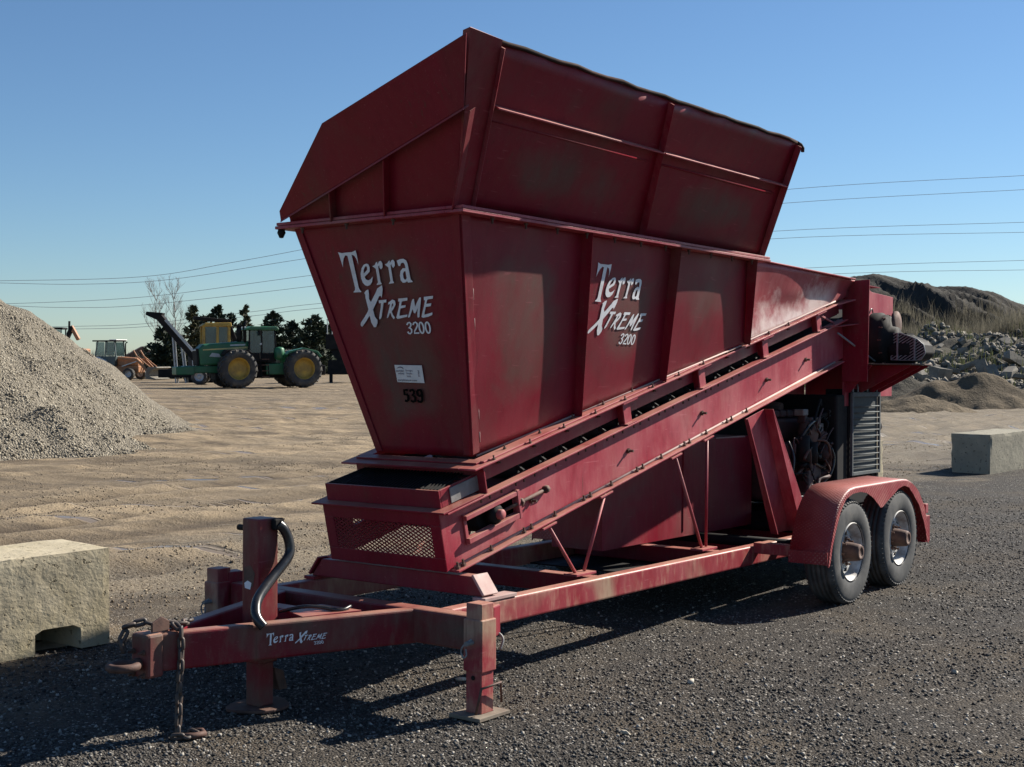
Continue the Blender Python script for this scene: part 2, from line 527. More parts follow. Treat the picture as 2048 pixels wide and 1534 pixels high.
def m_ground():
    k = N('gravel_and_dirt_ground')
    P = k.pos()
    sx = k.n('SeparateXYZ'); k.l(P, sx.inputs[0])
    X, Y = sx.outputs[0], sx.outputs[1]
    # distance across the edge between the dark milled-asphalt drive and the dirt yard
    d = k.math('MULTIPLY', k.math('SUBTRACT', k.math('SUBTRACT', Y, 8.6), k.math('MULTIPLY', k.math('ADD', X, 2.6), 1.36)), .592)
    e = k.math('ADD', d, k.ramp(k.noise(P, .55, 5, .65), .25, .75, -2.0, 2.0))
    dirt = k.ramp(e, -.7, 1.3)
    # dark gravel
    v1 = k.n('TexVoronoi'); v1.inputs['Scale'].default_value = 72; k.l(P, v1.inputs['Vector'])
    s1 = k.n('SeparateColor'); k.l(v1.outputs['Color'], s1.inputs[0])
    v2 = k.n('TexVoronoi'); v2.inputs['Scale'].default_value = 95; k.l(P, v2.inputs['Vector'])
    s2 = k.n('SeparateColor'); k.l(v2.outputs['Color'], s2.inputs[0])
    big = k.noise(P, .9, 5, .65)
    c1 = k.mix(k.ramp(s1.outputs[0], .1, .95), (.016, .0145, .0135), (.090, .079, .068))
    c2 = k.mix(k.ramp(s2.outputs[1], .1, .95), (.018, .016, .0148), (.080, .070, .060))
    g = k.mix(.45, c1, c2)
    g = k.mix(k.math('GREATER_THAN', s1.outputs[1], .94), g, (.30, .28, .25))
    ang0 = math.atan2(TD[1], TD[0])
    trk = k.noise(k.pos(rot=(0, 0, -ang0), scale=(.14, 1.5, 1), loc=(4, 2, 0)), 1.0, 5, .6, .3)
    g = k.mix(k.ramp(big, .45, .66, 0, .7), g, (.092, .072, .050))
    g = k.mix(k.ramp(trk, .52, .66, 0, .5), g, (.026, .023, .022))
    g = k.mix(k.ramp(k.noise(k.pos(loc=(11, 3, 0)), 2.6, 5, .7), .60, .72, 0, .5), g, (.15, .122, .085))
    # tan dirt with wheel tracks running along the trailer's direction
    ang = math.atan2(TD[1], TD[0])
    tr = k.noise(k.pos(rot=(0, 0, -ang), scale=(.05, 1.1, 1)), 1.0, 6, .62, .15)
    tr2 = k.noise(k.pos(rot=(0, 0, -ang), scale=(.16, 4.0, 1), loc=(7, 3, 0)), 1.0, 6, .65, .1)
    pat = k.noise(P, .35, 5, .62)
    fin = k.noise(P, 9, 6, .7)
    cl = k.noise(P, 38, 4, .7)
    t = k.mix(k.ramp(tr, .40, .60), (.115, .087, .058), (.325, .250, .160))
    t = k.mix(k.ramp(tr2, .52, .66, 0, .7), t, (.085, .067, .05))
    t = k.mix(k.ramp(pat, .46, .66, 0, .4), t, (.17, .14, .102))
    t = k.mix(k.ramp(fin, .54, .74, 0, .5), t, (.40, .325, .225))
    t = k.mix(k.ramp(k.noise(k.pos(loc=(3, 3, 3)), 4.2, 6, .72), .50, .66, 0, .45), t, (.105, .084, .062))
    t = k.mix(k.ramp(cl, .54, .72, 0, .5), t, (.06, .047, .034))
    ra = k.n('Attribute'); ra.attribute_name = 'rut'
    rb = k.n('Attribute'); rb.attribute_name = 'ridge'
    t = k.mix(k.math('MULTIPLY', k.ramp(ra.outputs['Fac'], .15, .8), k.ramp(fin, .3, .6, .45, .9)), t, (.065, .048, .034))
    t = k.mix(k.math('MULTIPLY', rb.outputs['Fac'], .45), t, (.36, .285, .19))
    grv = k.mix(k.ramp(s1.outputs[2], .1, .95), (.06, .052, .043), (.26, .23, .18))
    edge = k.math('MULTIPLY', k.ramp(e, .2, 1.2), k.ramp(e, 3.6, 1.6))
    t = k.mix(k.math('MULTIPLY', edge, .6), t, grv)
    # stony grey ground on the right, further back
    rgt = k.math('MULTIPLY', k.ramp(X, 3.0, 8.0), k.ramp(Y, 14, 22))
    t = k.mix(k.math('MULTIPLY', rgt, k.ramp(fin, .35, .65, .35, .85)), t, (.165, .143, .110))
    c = k.mix(dirt, g, t)
    # damp, nearly standing water in the ruts
    wet = k.math('MULTIPLY', k.ramp(k.noise(k.pos(rot=(0, 0, -ang), scale=(.16, 1.6, 1), loc=(1.3, 9.1, 0)), 1.0, 4, .55, .4), .635, .665), dirt)
    c = k.mix(k.math('MULTIPLY', wet, .8), c, (.16, .13, .10))
    rough = k.math('SUBTRACT', .93, k.math('MULTIPLY', wet, .70))
    h1 = k.math('SUBTRACT', 1.0, v1.outputs['Distance'])
    hg = k.math('ADD', h1, k.math('MULTIPLY', s1.outputs[0], .6))
    hd = k.math('ADD', k.math('MULTIPLY', fin, 2.2), k.math('MULTIPLY', cl, 1.6))
    mixh = k.n('Mix', data_type='FLOAT')
    k.l(dirt, mixh.inputs[0]); k.l(hg, mixh.inputs[2]); k.l(hd, mixh.inputs[3])
    hh = k.math('MULTIPLY', mixh.outputs[0], k.math('SUBTRACT', 1.0, wet))
    k.bump(hh, .85, .022)
    return k.done(c, rough, 0, .25)
MAT['ground'] = m_ground()
ground = link('ground', grid_mesh('ground', gx, gy, GZ), 'ground')
set_attr(ground, 'rut', track_field(GX, GY)[0].ravel())
set_attr(ground, 'ridge', track_field(GX, GY)[1].ravel())
tag(ground, kind='structure')

def m_stone(name, dark, lite, p=.85):
    k = N(name)
    rnd = k.geo.outputs['Random Per Island']
    c = k.mix(rnd, dark, tuple(x * .55 + y * .45 for x, y in zip(dark, lite)))
    c = k.mix(k.math('GREATER_THAN', rnd, p), c, lite)
    c = k.mix(k.ramp(k.noise(k.pos(), 60, 3, .6), .4, .7, 0, .35), c, tuple(x * .6 for x in dark))
    return k.done(c, .85, 0, .3)
MAT['stone_dark'] = m_stone('dark_asphalt_millings', (.022, .020, .0195), (.36, .335, .295), .90)
MAT['pale_stone'] = m_plain('pale_limestone', (.44, .40, .33), .85, 0, .2, 40)
MAT['stone_tan'] = m_stone('tan_pebbles', (.13, .10, .07), (.34, .28, .20), .8)
MAT['stone_pile'] = m_stone('crushed_limestone', (.16, .138, .104), (.38, .34, .265), .6)

def scatter(n, y0, y1, pred, smin, smax, seed, k=2.2):
    rng = np.random.default_rng(seed)
    Y = y0 + (y1 - y0) * rng.uniform(0, 1, n * 3) ** k
    X = rng.uniform(-.42, .42, n * 3) * (Y + 1.0)
    ok = pred(X, Y); X, Y = X[ok][:n], Y[ok][:n]
    S = smin + (smax - smin) * rng.uniform(0, 1, len(X)) ** 3.5
    Z = ground_z(X, Y) + S * .12
    return np.stack([X, Y, Z], -1), S
P_, S_ = scatter(90000, 5.2, 17, lambda X, Y: (dirt_mask(X, Y) < .55) & (fbm(X * .9, Y * .9, 3, 4) + RNG.uniform(-.35, .35, len(X)) > -.12), .005, .022, 3, 1.6)
o = link('gravel', stones_mesh('gravel', P_, S_, .7, 4), 'stone_dark')
tag(o, 'loose dark gravel strewn over the drive under the trailer', 'gravel', kind='stuff')
P_, S_ = scatter(34000, 7.5, 30, lambda X, Y: (dirt_mask(X, Y) > .35) & (fbm(X * .5, Y * .5, 3, 14) + RNG.uniform(-.15, .15, len(X)) > .08), .007, .028, 13, 1.5)
o = link('pebbles', stones_mesh('pebbles', P_, S_, .6, 5), 'stone_tan')
tag(o, 'tan pebbles and clods scattered over the dirt yard', 'pebbles', kind='stuff')
# a few larger pale stones lying singly on the drive
for i, (x, y, s, lab) in enumerate([
        (3.42, 8.6, .07, 'largest pale stone, alone on the gravel right of the rear wheel'), (1.0, 7.35, .055, 'pale flat stone on the gravel midway between corner jack and front wheel'),
        (2.55, 7.6, .05, 'pale stone on the gravel in front of the rear wheel'), (.55, 6.35, .05, 'pale stone on the gravel right of the corner jack foot'),
        (2.75, 6.55, .05, 'pale stone on the gravel near the lower right corner'), (-.28, 7.4, .06, 'tan flat stone on the gravel just behind the corner jack'),
        (1.95, 5.75, .045, 'small pale stone on the gravel at the bottom edge')]):
    me = stones_mesh('pale_stone', np.array([[0, 0, 0]]), np.array([s]), .45, 60 + i)
    o = link('pale_stone', me, 'pale_stone')
    o.location = (x, y, s * .15)
    tag(o, lab, 'stone', 'pale stones on the gravel drive')

# ------------------------------------------------------------------ gravel heaps on the left
def m_pile(name, dark, lite):
    k = N(name)
    P = k.pos()
    v = k.n('TexVoronoi'); v.inputs['Scale'].default_value = 27; k.l(P, v.inputs['Vector'])
    s1 = k.n('SeparateColor'); k.l(v.outputs['Color'], s1.inputs[0])
    c = k.mix(k.ramp(s1.outputs[0], .1, .95), dark, lite)
    c = k.mix(k.ramp(k.noise(P, .8, 5, .65), .45, .7, 0, .6), c, tuple(x * .75 for x in lite))
    c = k.mix(k.ramp(k.noise(P, 6, 5, .7), .55, .75, 0, .5), c, tuple(x * .6 for x in dark))
    k.bump(k.math('SUBTRACT', 1.0, v.outputs['Distance']), 1.0, .06)
    return k.done(c, .92, 0, .2)
MAT['pile'] = m_pile('limestone_heap', (.15, .131, .101), (.31, .275, .216))
MAT['pile_dark'] = m_pile('dirty_stone_heap', (.085, .072, .054), (.18, .155, .118))
def heap(name, a, b, rad, slope, step, mat, seed, nst, smn, smx):
    a = np.array(a); b = np.array(b)
    x0, x1 = min(a[0], b[0]) - rad - .6, max(a[0], b[0]) + rad + .6
    y0, y1 = min(a[1], b[1]) - rad - .6, max(a[1], b[1]) + rad + .6
    def hz(X, Y):
        ab = b - a
        t = np.clip(((X - a[0]) * ab[0] + (Y - a[1]) * ab[1]) / (ab @ ab + 1e-9), 0, 1)
        r = np.hypot(X - a[0] - t * ab[0], Y - a[1] - t * ab[1])
        rr = rad + fbm(X * .4, Y * .4, 3, seed) * 1.0
        h = (rr - r) * slope
        h = np.where(h < .25, h * .5 + .06, h)
        top = rad * slope * .94
        h = np.where(h > top - .5, top - .5 + (h - top + .5) * .35, h)
        return h + fbm(X * 1.4, Y * 1.4, 4, seed + 3) * .22 - .08
    xs = np.arange(x0, x1, step); ys = np.arange(y0, y1, step)
    X, Y = np.meshgrid(xs, ys)
    root = link(name, grid_mesh(name, xs, ys, np.maximum(hz(X, Y), -.12)), mat)
    rng = np.random.default_rng(seed)
    n = nst * 3
    px = rng.uniform(x0, x1, n); py = rng.uniform(y0, y1, n); pz = hz(px, py)
    ok = (pz > -.03) & (py < (y0 + y1) / 2 + rad * .4)
    px, py, pz = px[ok][:nst], py[ok][:nst], pz[ok][:nst]
    S = smn + (smx - smn) * rng.uniform(0, 1, len(px)) ** 2.5
    st = link('loose_stones', stones_mesh('loose_stones', np.stack([px, py, pz], -1), S, .75, seed), 'stone_pile', root)
    st['kind'] = 'stuff'
    return root
o = heap('gravel_heap', (-14.4, 26.6), (-14.3, 31.6), 6.95, .63, .14, 'pile', 41, 70000, .010, .060)
tag(o, 'large pale heap of crushed stone at the left edge of the yard', 'gravel heap')
o = heap('gravel_heap', (-20.3, 60.0), (-20.6, 61.0), 3.25, .92, .2, 'pile_dark', 77, 6000, .03, .10)
tag(o, 'smaller darker heap of stone behind the large pale heap', 'gravel heap')

# ------------------------------------------------------------------ concrete blocks
def concrete_block(name, c, yaw, L, W, H, mat, seed, label, notch=None, lugs=True):
    """block with chipped, pitted faces; c = centre on the ground"""
    root = empty(name, (c[0], c[1], 0), (0, 0, yaw))
    bm = bmesh.new()
    bmesh.ops.create_cube(bm, size=1)
    for v in bm.verts:
        v.co = Vector((v.co.x * L, v.co.y * W, (v.co.z + .5) * H))
    bmesh.ops.subdivide_edges(bm, edges=bm.edges[:], cuts=23, use_grid_fill=True)
    for v in bm.verts:
        p = v.co.copy()
        ex = min(L / 2 - abs(p.x), W / 2 - abs(p.y)); ez = H - p.z
        q = p * 1.0 + Vector((seed * 3.1, seed * 1.7, 0))
        n = mnoise.noise(q * 4) * .004 + mnoise.noise(q * 13) * .004
        # pull the arrises in irregularly
        dx = L / 2 - abs(p.x); dy = W / 2 - abs(p.y); dz = min(H - p.z, 9)
        near = sorted((dx, dy, dz))
        chip = max(0, .045 - near[1]) * (.15 + 1.1 * max(0, mnoise.noise(q * 6)))
        ctr = Vector((p.x, p.y, p.z - H / 2)); ctr.normalize()
        v.co = p + ctr * (n - chip)
        if notch and p.y < -W / 2 + .001 + .12 and notch[0] < p.x < notch[1] and p.z < notch[2]:
            v.co.y += .42
    me = bpy.data.meshes.new('body'); bm.to_mesh(me); bm.free()
    for pg in me.polygons:
        pg.use_smooth = False
    part('body', me, mat, root)
    tag(root, label, 'concrete block')
    return root
concrete_block('concrete_block', (-3.19, 8.15), R(47), 1.22, .61, .61, 'concrete', 1,
               'pitted tan concrete block left of the trailer tongue', notch=(.15, .38, .13))
concrete_block('concrete_block', (7.695, 21.17), R(48.7), 1.83, .62, .61, 'concrete_grey', 2,
               'long grey concrete block with chipped top at the right edge')
concrete_block('concrete_block', (4.78, 18.75), R(50), .9, .61, .61, 'concrete', 3,
               'pale concrete block half hidden behind the radiator and fender')

# ------------------------------------------------------------------ the machine (built in its own frame)
# machine frame: x towards the rear, y towards the far side, z up; origin midway between the axles
YAW, TILT, ROLL = .6496, .0181, -.0086
R1 = Matrix(((1, 0, 0), (0, math.cos(ROLL), -math.sin(ROLL)), (0, math.sin(ROLL), math.cos(ROLL))))
R2 = Matrix(((math.cos(TILT), 0, math.sin(TILT)), (0, 1, 0), (-math.sin(TILT), 0, math.cos(TILT))))
R3 = Matrix(((math.sin(YAW), -math.cos(YAW), 0), (math.cos(YAW), math.sin(YAW), 0), (0, 0, 1)))
MR = R3 @ R2 @ R1
MT = Vector((1.7652, 10.8915, .38))
T = empty('conveyor_trailer')
T.matrix_world = Matrix.Translation(MT) @ MR.to_4x4()
tag(T, 'red towable hopper conveyor trailer with white lettering and tandem wheels', 'trailer')
MRI = MR.transposed()
def to_m(p):                      # world -> machine frame
    return MRI @ (Vector(p) - MT)
def gz(x, y):                     # machine-frame z of the ground below machine (x, y)
    a = MR @ Vector((x, y, 0)) + MT
    return -(a.z) / MR[2][2]

AL = math.atan(.236); CA, SA = math.cos(AL), math.sin(AL)
def CV(u, y, v):                  # conveyor frame: u up the slope, v square to it
    return (-2.056 + u * CA - v * SA, y, .639 + u * SA + v * CA)
def u_of(x, v=0.0):
    return (x + 2.056 + v * SA) / CA
V_CH, V_SK = .352, .5256          # top of channel, top of skirt plate
U0 = -2.10
U1 = u_of(1.30, .2)

bolt_mb = MB(); bolt_mb.lathe([(.0, .0), (.013, .0), (.013, .012), (.0065, .012), (.0065, .034), (0, .034)], (0, 0, 0), (0, 0, 1), 6, False)
bolt_me = bolt_mb.mesh('bolt'); bolt_me.materials.append(MAT['rust'])
def bolt(parent, p, axis, s=1.0):
    o = link('bolt', bolt_me, None, parent)
    q = Vector(axis).to_track_quat('Z', 'Y')
    o.matrix_local = Matrix.Translation(Vector(p)) @ q.to_matrix().to_4x4() @ Matrix.Scale(s, 4)
    return o

# ---- frame
for sy in (-1, 1):
    mb = MB(); mb.box(-4.369, 1.46, *sorted((sy * .70, sy * .61)), -.122, .018)
    part('frame_rail', mb, 'red_rail', T, .014, seg=3)
for x, w in ((-2.87, .10), (-1.28, .10), (-.45, .08), (.5, .08), (1.41, .09)):
    mb = MB(); mb.box(x - w / 2, x + w / 2, -.609, .609, -.105, .014); part('cross_tie', mb, 'red', T, .008)
mb = MB(); mb.box(-4.48, -4.37, -.93, .93, -.16, .02); part('front_cross_member', mb, 'red_tongue', T, .012)
for sy in (-1, 1):
    mb = MB(); mb.bar((-4.43, sy * .93, .0), (-4.40, sy * 1.03, .0), .1, .16); part('jack_gusset', mb, 'red', T, .008)
# tongue
for sy in (-1, 1):
    mb = MB()
    a = Vector((-5.79, sy * -.012, 0)); b = Vector((-4.44, sy * .505, 0)); d = (b - a).normalized(); n = Vector((-d.y, d.x, 0)) * sy * .04
    pts = [a - n, b - n, b + n, a + n]
    mb.hexa([(p.x, p.y, -.165) for p in pts] + [(p.x, p.y, .018) for p in pts])
    part('tongue_beam', mb, 'red_tongue' if sy < 0 else 'red', T, .014, seg=3)
mb = MB(); mb.box(-4.86, -4.75, -.33, .33, -.15, .008); part('tongue_brace', mb, 'red', T, .01)
mb = MB(); mb.prism([(-5.03, -.26, .010), (-4.70, -.36, .010), (-4.70, -.06, .010), (-4.95, -.05, .010)], (0, 0, .014)); part('tongue_gusset', mb, 'red', T, .003)
# hitch
mb = MB(); mb.box(-5.835, -5.74, -.065, .065, -.185, .025); hp = part('hitch_block', mb, 'red_tongue', T, .015)
mb = MB(); mb.prism([(-5.80, -.052, .03), (-5.70, -.052, .03), (-5.70, -.052, .075), (-5.745, -.052, .10), (-5.80, -.052, .075)], (0, .012, 0)); part('lug_plate', mb, 'rust', hp, .003)
mb = MB()
ring = [(-5.925 + .062 * math.cos(a), .062 * math.sin(a), -.115) for a in np.linspace(0, 2 * math.pi, 33)[:-1]]
mb.tube(ring, .02, 12, closed=True); mb.cyl((-5.87, 0, -.115), (-5.80, 0, -.115), .028, 14)
part('lunette_ring', mb, 'rust', T)
for k, (y, z) in enumerate(((-.045, -.06), (.045, -.06), (-.045, -.17), (.045, -.17))):
    bolt(hp, (-5.835, y * .8, z), (-1, 0, 0), 1.0)

def chain(name, path, r=.0095, pitch=.052, parent=T):
    """real links, each its own part of the chain"""
    P = [Vector(p) for p in path]
    L = [0]
    for i in range(1, len(P)):
        L.append(L[-1] + (P[i] - P[i - 1]).length)
    root = bpy.data.objects.new(name, None); COL.objects.link(root); root.parent = parent
    lm = MB(); a = pitch * .36; h = pitch * .30
    loop = [(h * (1 if c >= 0 else -1) + a * .62 * c if False else (a * .62 * s_), 0, (h if c >= 0 else -h) + a * .62 * c) for c, s_ in [(math.cos(t), math.sin(t)) for t in np.linspace(0, 2 * math.pi, 17)[:-1]]]
    lm.tube(loop, r, 7, closed=True)
    me = lm.mesh('link'); me.materials.append(MAT['chain'])
    n = int(L[-1] / pitch)
    for k in range(n + 1):
        s = k * pitch
        i = max(j for j in range(len(L)) if L[j] <= s + 1e-9); i = min(i, len(P) - 2)
        t = (s - L[i]) / (L[i + 1] - L[i]); p = P[i].lerp(P[i + 1], t); d = (P[i + 1] - P[i]).normalized()
        q = d.to_track_quat('Z', 'Y').to_matrix().to_4x4() @ Matrix.Rotation((k % 2) * math.pi / 2 + .3 + .25 * math.sin(k * 1.7), 4, 'Z')
        o = link('link', me, None, root); o.matrix_local = Matrix.Translation(p) @ q
    return root
g0 = gz(-5.68, -.12)
chain('safety_chain', [(-5.60, .03, .035), (-5.66, -.05, .045), (-5.665, -.095, .02), (-5.668, -.098, -.10), (-5.674, -.10, -.17), (-5.683, -.103, -.30), (-5.69, -.105, g0 + .03), (-5.72, -.13, g0 + .018), (-5.68, -.17, g0 + .018), (-5.63, -.15, g0 + .02), (-5.64, -.10, g0 + .03)])
chain('safety_chain', [(-5.50, .05, .035), (-5.58, .0, .04), (-5.66, .03, .042), (-5.74, -.02, .055), (-5.80, .02, .075), (-5.86, .05, .06), (-5.89, .06, .0), (-5.885, .05, -.06)], parent=T)
mb = MB()
hk = [(-5.70, -.14, g0 + .02), (-5.66, -.19, g0 + .02), (-5.60, -.19, g0 + .02), (-5.58, -.15, g0 + .025), (-5.61, -.12, g0 + .03)]
mb.tube(hk, [.014, .016, .014, .011, .006], 8); part('chain_hook', mb, 'rust', T)

# centre jack mast
mb = MB(); mb.box(-5.145, -5.015, -.065, .065, -.23, .515); ms = part('jack_mast', mb, 'red_tongue', T, .008)
gm = gz(-5.08, 0)
mb = MB(); mb.box(-5.13, -5.03, -.05, .05, gm + .02, -.231); part('jack_leg', mb, 'red_tongue', T, .006)
mb = MB()
ft = [(-5.08 + .17 * math.cos(t) * (1 + .12 * math.sin(3 * t)), .15 * math.sin(t), gm + .005) for t in np.linspace(0, 2 * math.pi, 19)[:-1]]
mb.prism(ft, (0, 0, .016)); part('jack_foot', mb, 'rust', T, .004)
mb = MB(); mb.cyl((-5.08, .066, .455), (-5.08, .165, .455), .016, 12); part('jack_pin', mb, 'black_steel', ms)
mb = MB(); mb.box(-5.07, -5.0, -.098, -.066, .455, .515); part('hose_clamp', mb, 'black_steel', ms, .01)
mb = MB(); mb.prism([(-5.0, -.02, -.27), (-4.93, -.02, -.30), (-4.90, -.02, -.40), (-4.96, -.02, -.40), (-4.985, -.02, -.33)], (0, .05, 0)); part('foot_lever', mb, 'rust', ms, .006)
mb = MB()
hs = [(-5.035, -.085, .485), (-5.005, -.098, .455), (-4.982, -.11, .393), (-4.994, -.12, .317), (-5.123, -.14, .222), (-5.243, -.17, .139), (-5.294, -.205, .082), (-5.305, -.235, .042), (-5.29, -.262, .008)]
def smooth_path(P, k=5):
    P = [Vector(p) for p in P]; out = []
    for i in range(len(P) - 1):
        p0 = P[max(i - 1, 0)]; p1 = P[i]; p2 = P[i + 1]; p3 = P[min(i + 2, len(P) - 1)]
        for j in range(k):
            t = j / k
            out.append(.5 * ((2 * p1) + (p2 - p0) * t + (2 * p0 - 5 * p1 + 4 * p2 - p3) * t * t + (3 * p1 - p0 - 3 * p2 + p3) * t ** 3))
    return out + [P[-1]]
mb.tube(smooth_path(hs), .026, 14); part('jack_hose', mb, 'hose', T)
mb = MB(); mb.tube(smooth_path([(-4.98, -.04, .02), (-4.93, -.16, .05), (-4.86, -.22, .045), (-4.80, -.30, .03), (-4.72, -.30, .04)]), .010, 8); part('cable', mb, 'hose', T)

mb = MB(); mb.add([(-5.1465, .045, .16), (-5.1465, -.02, .165), (-5.1465, -.035, .235), (-5.1465, .0, .275), (-5.1465, .05, .26)], [(0, 1, 2, 3, 4)]); part('torn_label', mb, 'rust', ms)
mb = MB(); mb.add([(-5.1475, .04, .155), (-5.1475, .0, .15), (-5.1475, -.01, .185), (-5.1475, .02, .195), (-5.1475, .045, .18)], [(0, 1, 2, 3, 4)]); part('label_scrap', mb, 'white_letter', ms)
# corner jacks
for sy in (-1, 1):
    yc = sy * 1.0
    mb = MB(); mb.box(-4.565, -4.445, yc - .06, yc + .06, -.24, .025); js = part('corner_jack_sleeve', mb, 'red_rail', T, .006)
    gj = gz(-4.505, yc)
    mb = MB(); mb.box(-4.555, -4.455, yc - .05, yc + .05, gj + .02, .105); part('corner_jack_leg', mb, 'red_rail', T, .005)
    mb = MB(); mb.box(-4.505 - .125, -4.505 + .125, yc - .10, yc + .10, gj + .002, gj + .022); part('jack_foot', mb, 'dusty_plate', T, .003)
    mb = MB()
    mb.tube([(-4.60, yc - .052 * 1, gj + .03), (-4.585, yc - .075, gj + .16), (-4.44, yc - .085, gj + .17), (-4.40, yc - .06, gj + .06)], .007, 8); part('jack_handle', mb, 'rust', T)
    mb = MB(); mb.cyl((-4.62, yc + .0, -.09), (-4.41, yc, -.09), .012, 10); pn = part('jack_pin', mb, 'grey_steel', js)
    mb = MB(); mb.tube(smooth_path([(-4.40, yc, -.09), (-4.375, yc - .02, -.07), (-4.37, yc - .045, -.10), (-4.40, yc - .05, -.145)]), .007, 8); part('pin_grip', mb, 'grey_steel', js)
    mb = MB(); mb.tube(smooth_path([(-4.585, yc - .01, -.07), (-4.61, yc + .02, -.10), (-4.60, yc + .045, -.135), (-4.60, yc + .03, -.165), (-4.60, yc + .01, -.15), (-4.60, yc + .015, -.12)]), .0045, 7); part('hairpin', mb, 'galv', js)
    mb = MB(); mb.lathe([(0, 0), (.012, 0), (.012, .004), (0, .004)], (-4.557, yc, gj + .20), (-1, 0, 0), 10, False); part('pin_hole', mb, 'black_steel', T)

# tail support beam between the rails under the conveyor's low end
mb = MB()
mb.hexa([(-4.06, -.665, .040), (-3.96, -.665, .040), (-3.96, .665, .040), (-4.06, .665, .040), (-4.06, -.585, .146), (-3.96, -.585, .146), (-3.96, .585, .146), (-4.06, .585, .146)])
ts = part('tail_support', mb, 'red', T, .005)
for sy in (-1, 1):
    mb = MB(); mb.prism([(-4.075, sy * .672, .045), (-3.945, sy * .672, .045), (-3.945, sy * .592, .152), (-4.075, sy * .592, .152)], (0, sy * .014, .008)); part('end_plate', mb, 'bright' if sy < 0 else 'red', ts, .003)
    mb = MB(); mb.box(-4.09, -3.80, sy * .66 - .045, sy * .66 + .045, .0185, .039); part('pad_plate', mb, 'bright' if sy < 0 else 'red', ts, .003)

# brace rods in vee pairs, outriggers
for sy in (-1, 1):
    for (xt, xb) in ((-1.70, -1.315), (-1.24, -1.25), (-2.59, -2.826), (-3.22, -2.926)):
        zt = .639 + .236 * (xt + 2.056)
        mb = MB(); mb.cyl((xt, sy * .50, zt - .01), (xb, sy * .50, .034), .011, 8); r_ = part('brace_rod', mb, 'red_web', T)
        mb = MB(); mb.prism([(xt - .07, sy * .52, zt - .037), (xt + .07, sy * .52, zt - .004), (xt + .07, sy * .46, zt - .004), (xt - .07, sy * .46, zt - .037)], (0, 0, .012)); part('rod_pad', mb, 'red_web', r_, .002)
    for xb in (-1.28, -2.87):
        mb = MB(); mb.box(xb - .11, xb + .11, sy * .50 - .05, sy * .50 + .05, .0145, .030); part('rod_foot_plate', mb, 'red_web', T, .002)
    # inclined channel strut
    tp = [(-.62, sy * .49, .945), (-.31, sy * .49, 1.018)]; bt = [(-.10, sy * .46, .02), (.20, sy * .46, .02)]
    mb = MB()
    a0, a1 = Vector(tp[0]), Vector(tp[1]); b0, b1 = Vector(bt[0]), Vector(bt[1])
    mid0 = a0 + (a1 - a0) * .25; midb0 = b0 + (b1 - b0) * .38
    web_in = Vector((0, -sy * .10, 0))
    mb.prism([a0, a1, b1 + Vector((.02, 0, .22)), b1, b0], (0, -sy * .012, 0))
    st = part('strut_web', mb, 'red_web', T, .003)
    mb = MB(); mb.prism([a0, a0 + Vector((0, sy * .02, 0)), b0 + Vector((-.02, sy * .06, 0)), b0], (.012, 0, 0)); part('strut_flange', mb, 'red_web', T, .002)
    mb = MB(); mb.prism([a1, a1 + Vector((0, sy * .075, 0)), b1 + Vector((.02, sy * .12, .22)), b1 + Vector((0, sy * .12, .0)), b1], (.012, 0, 0)); part('strut_flange', mb, 'red_web', T, .002)

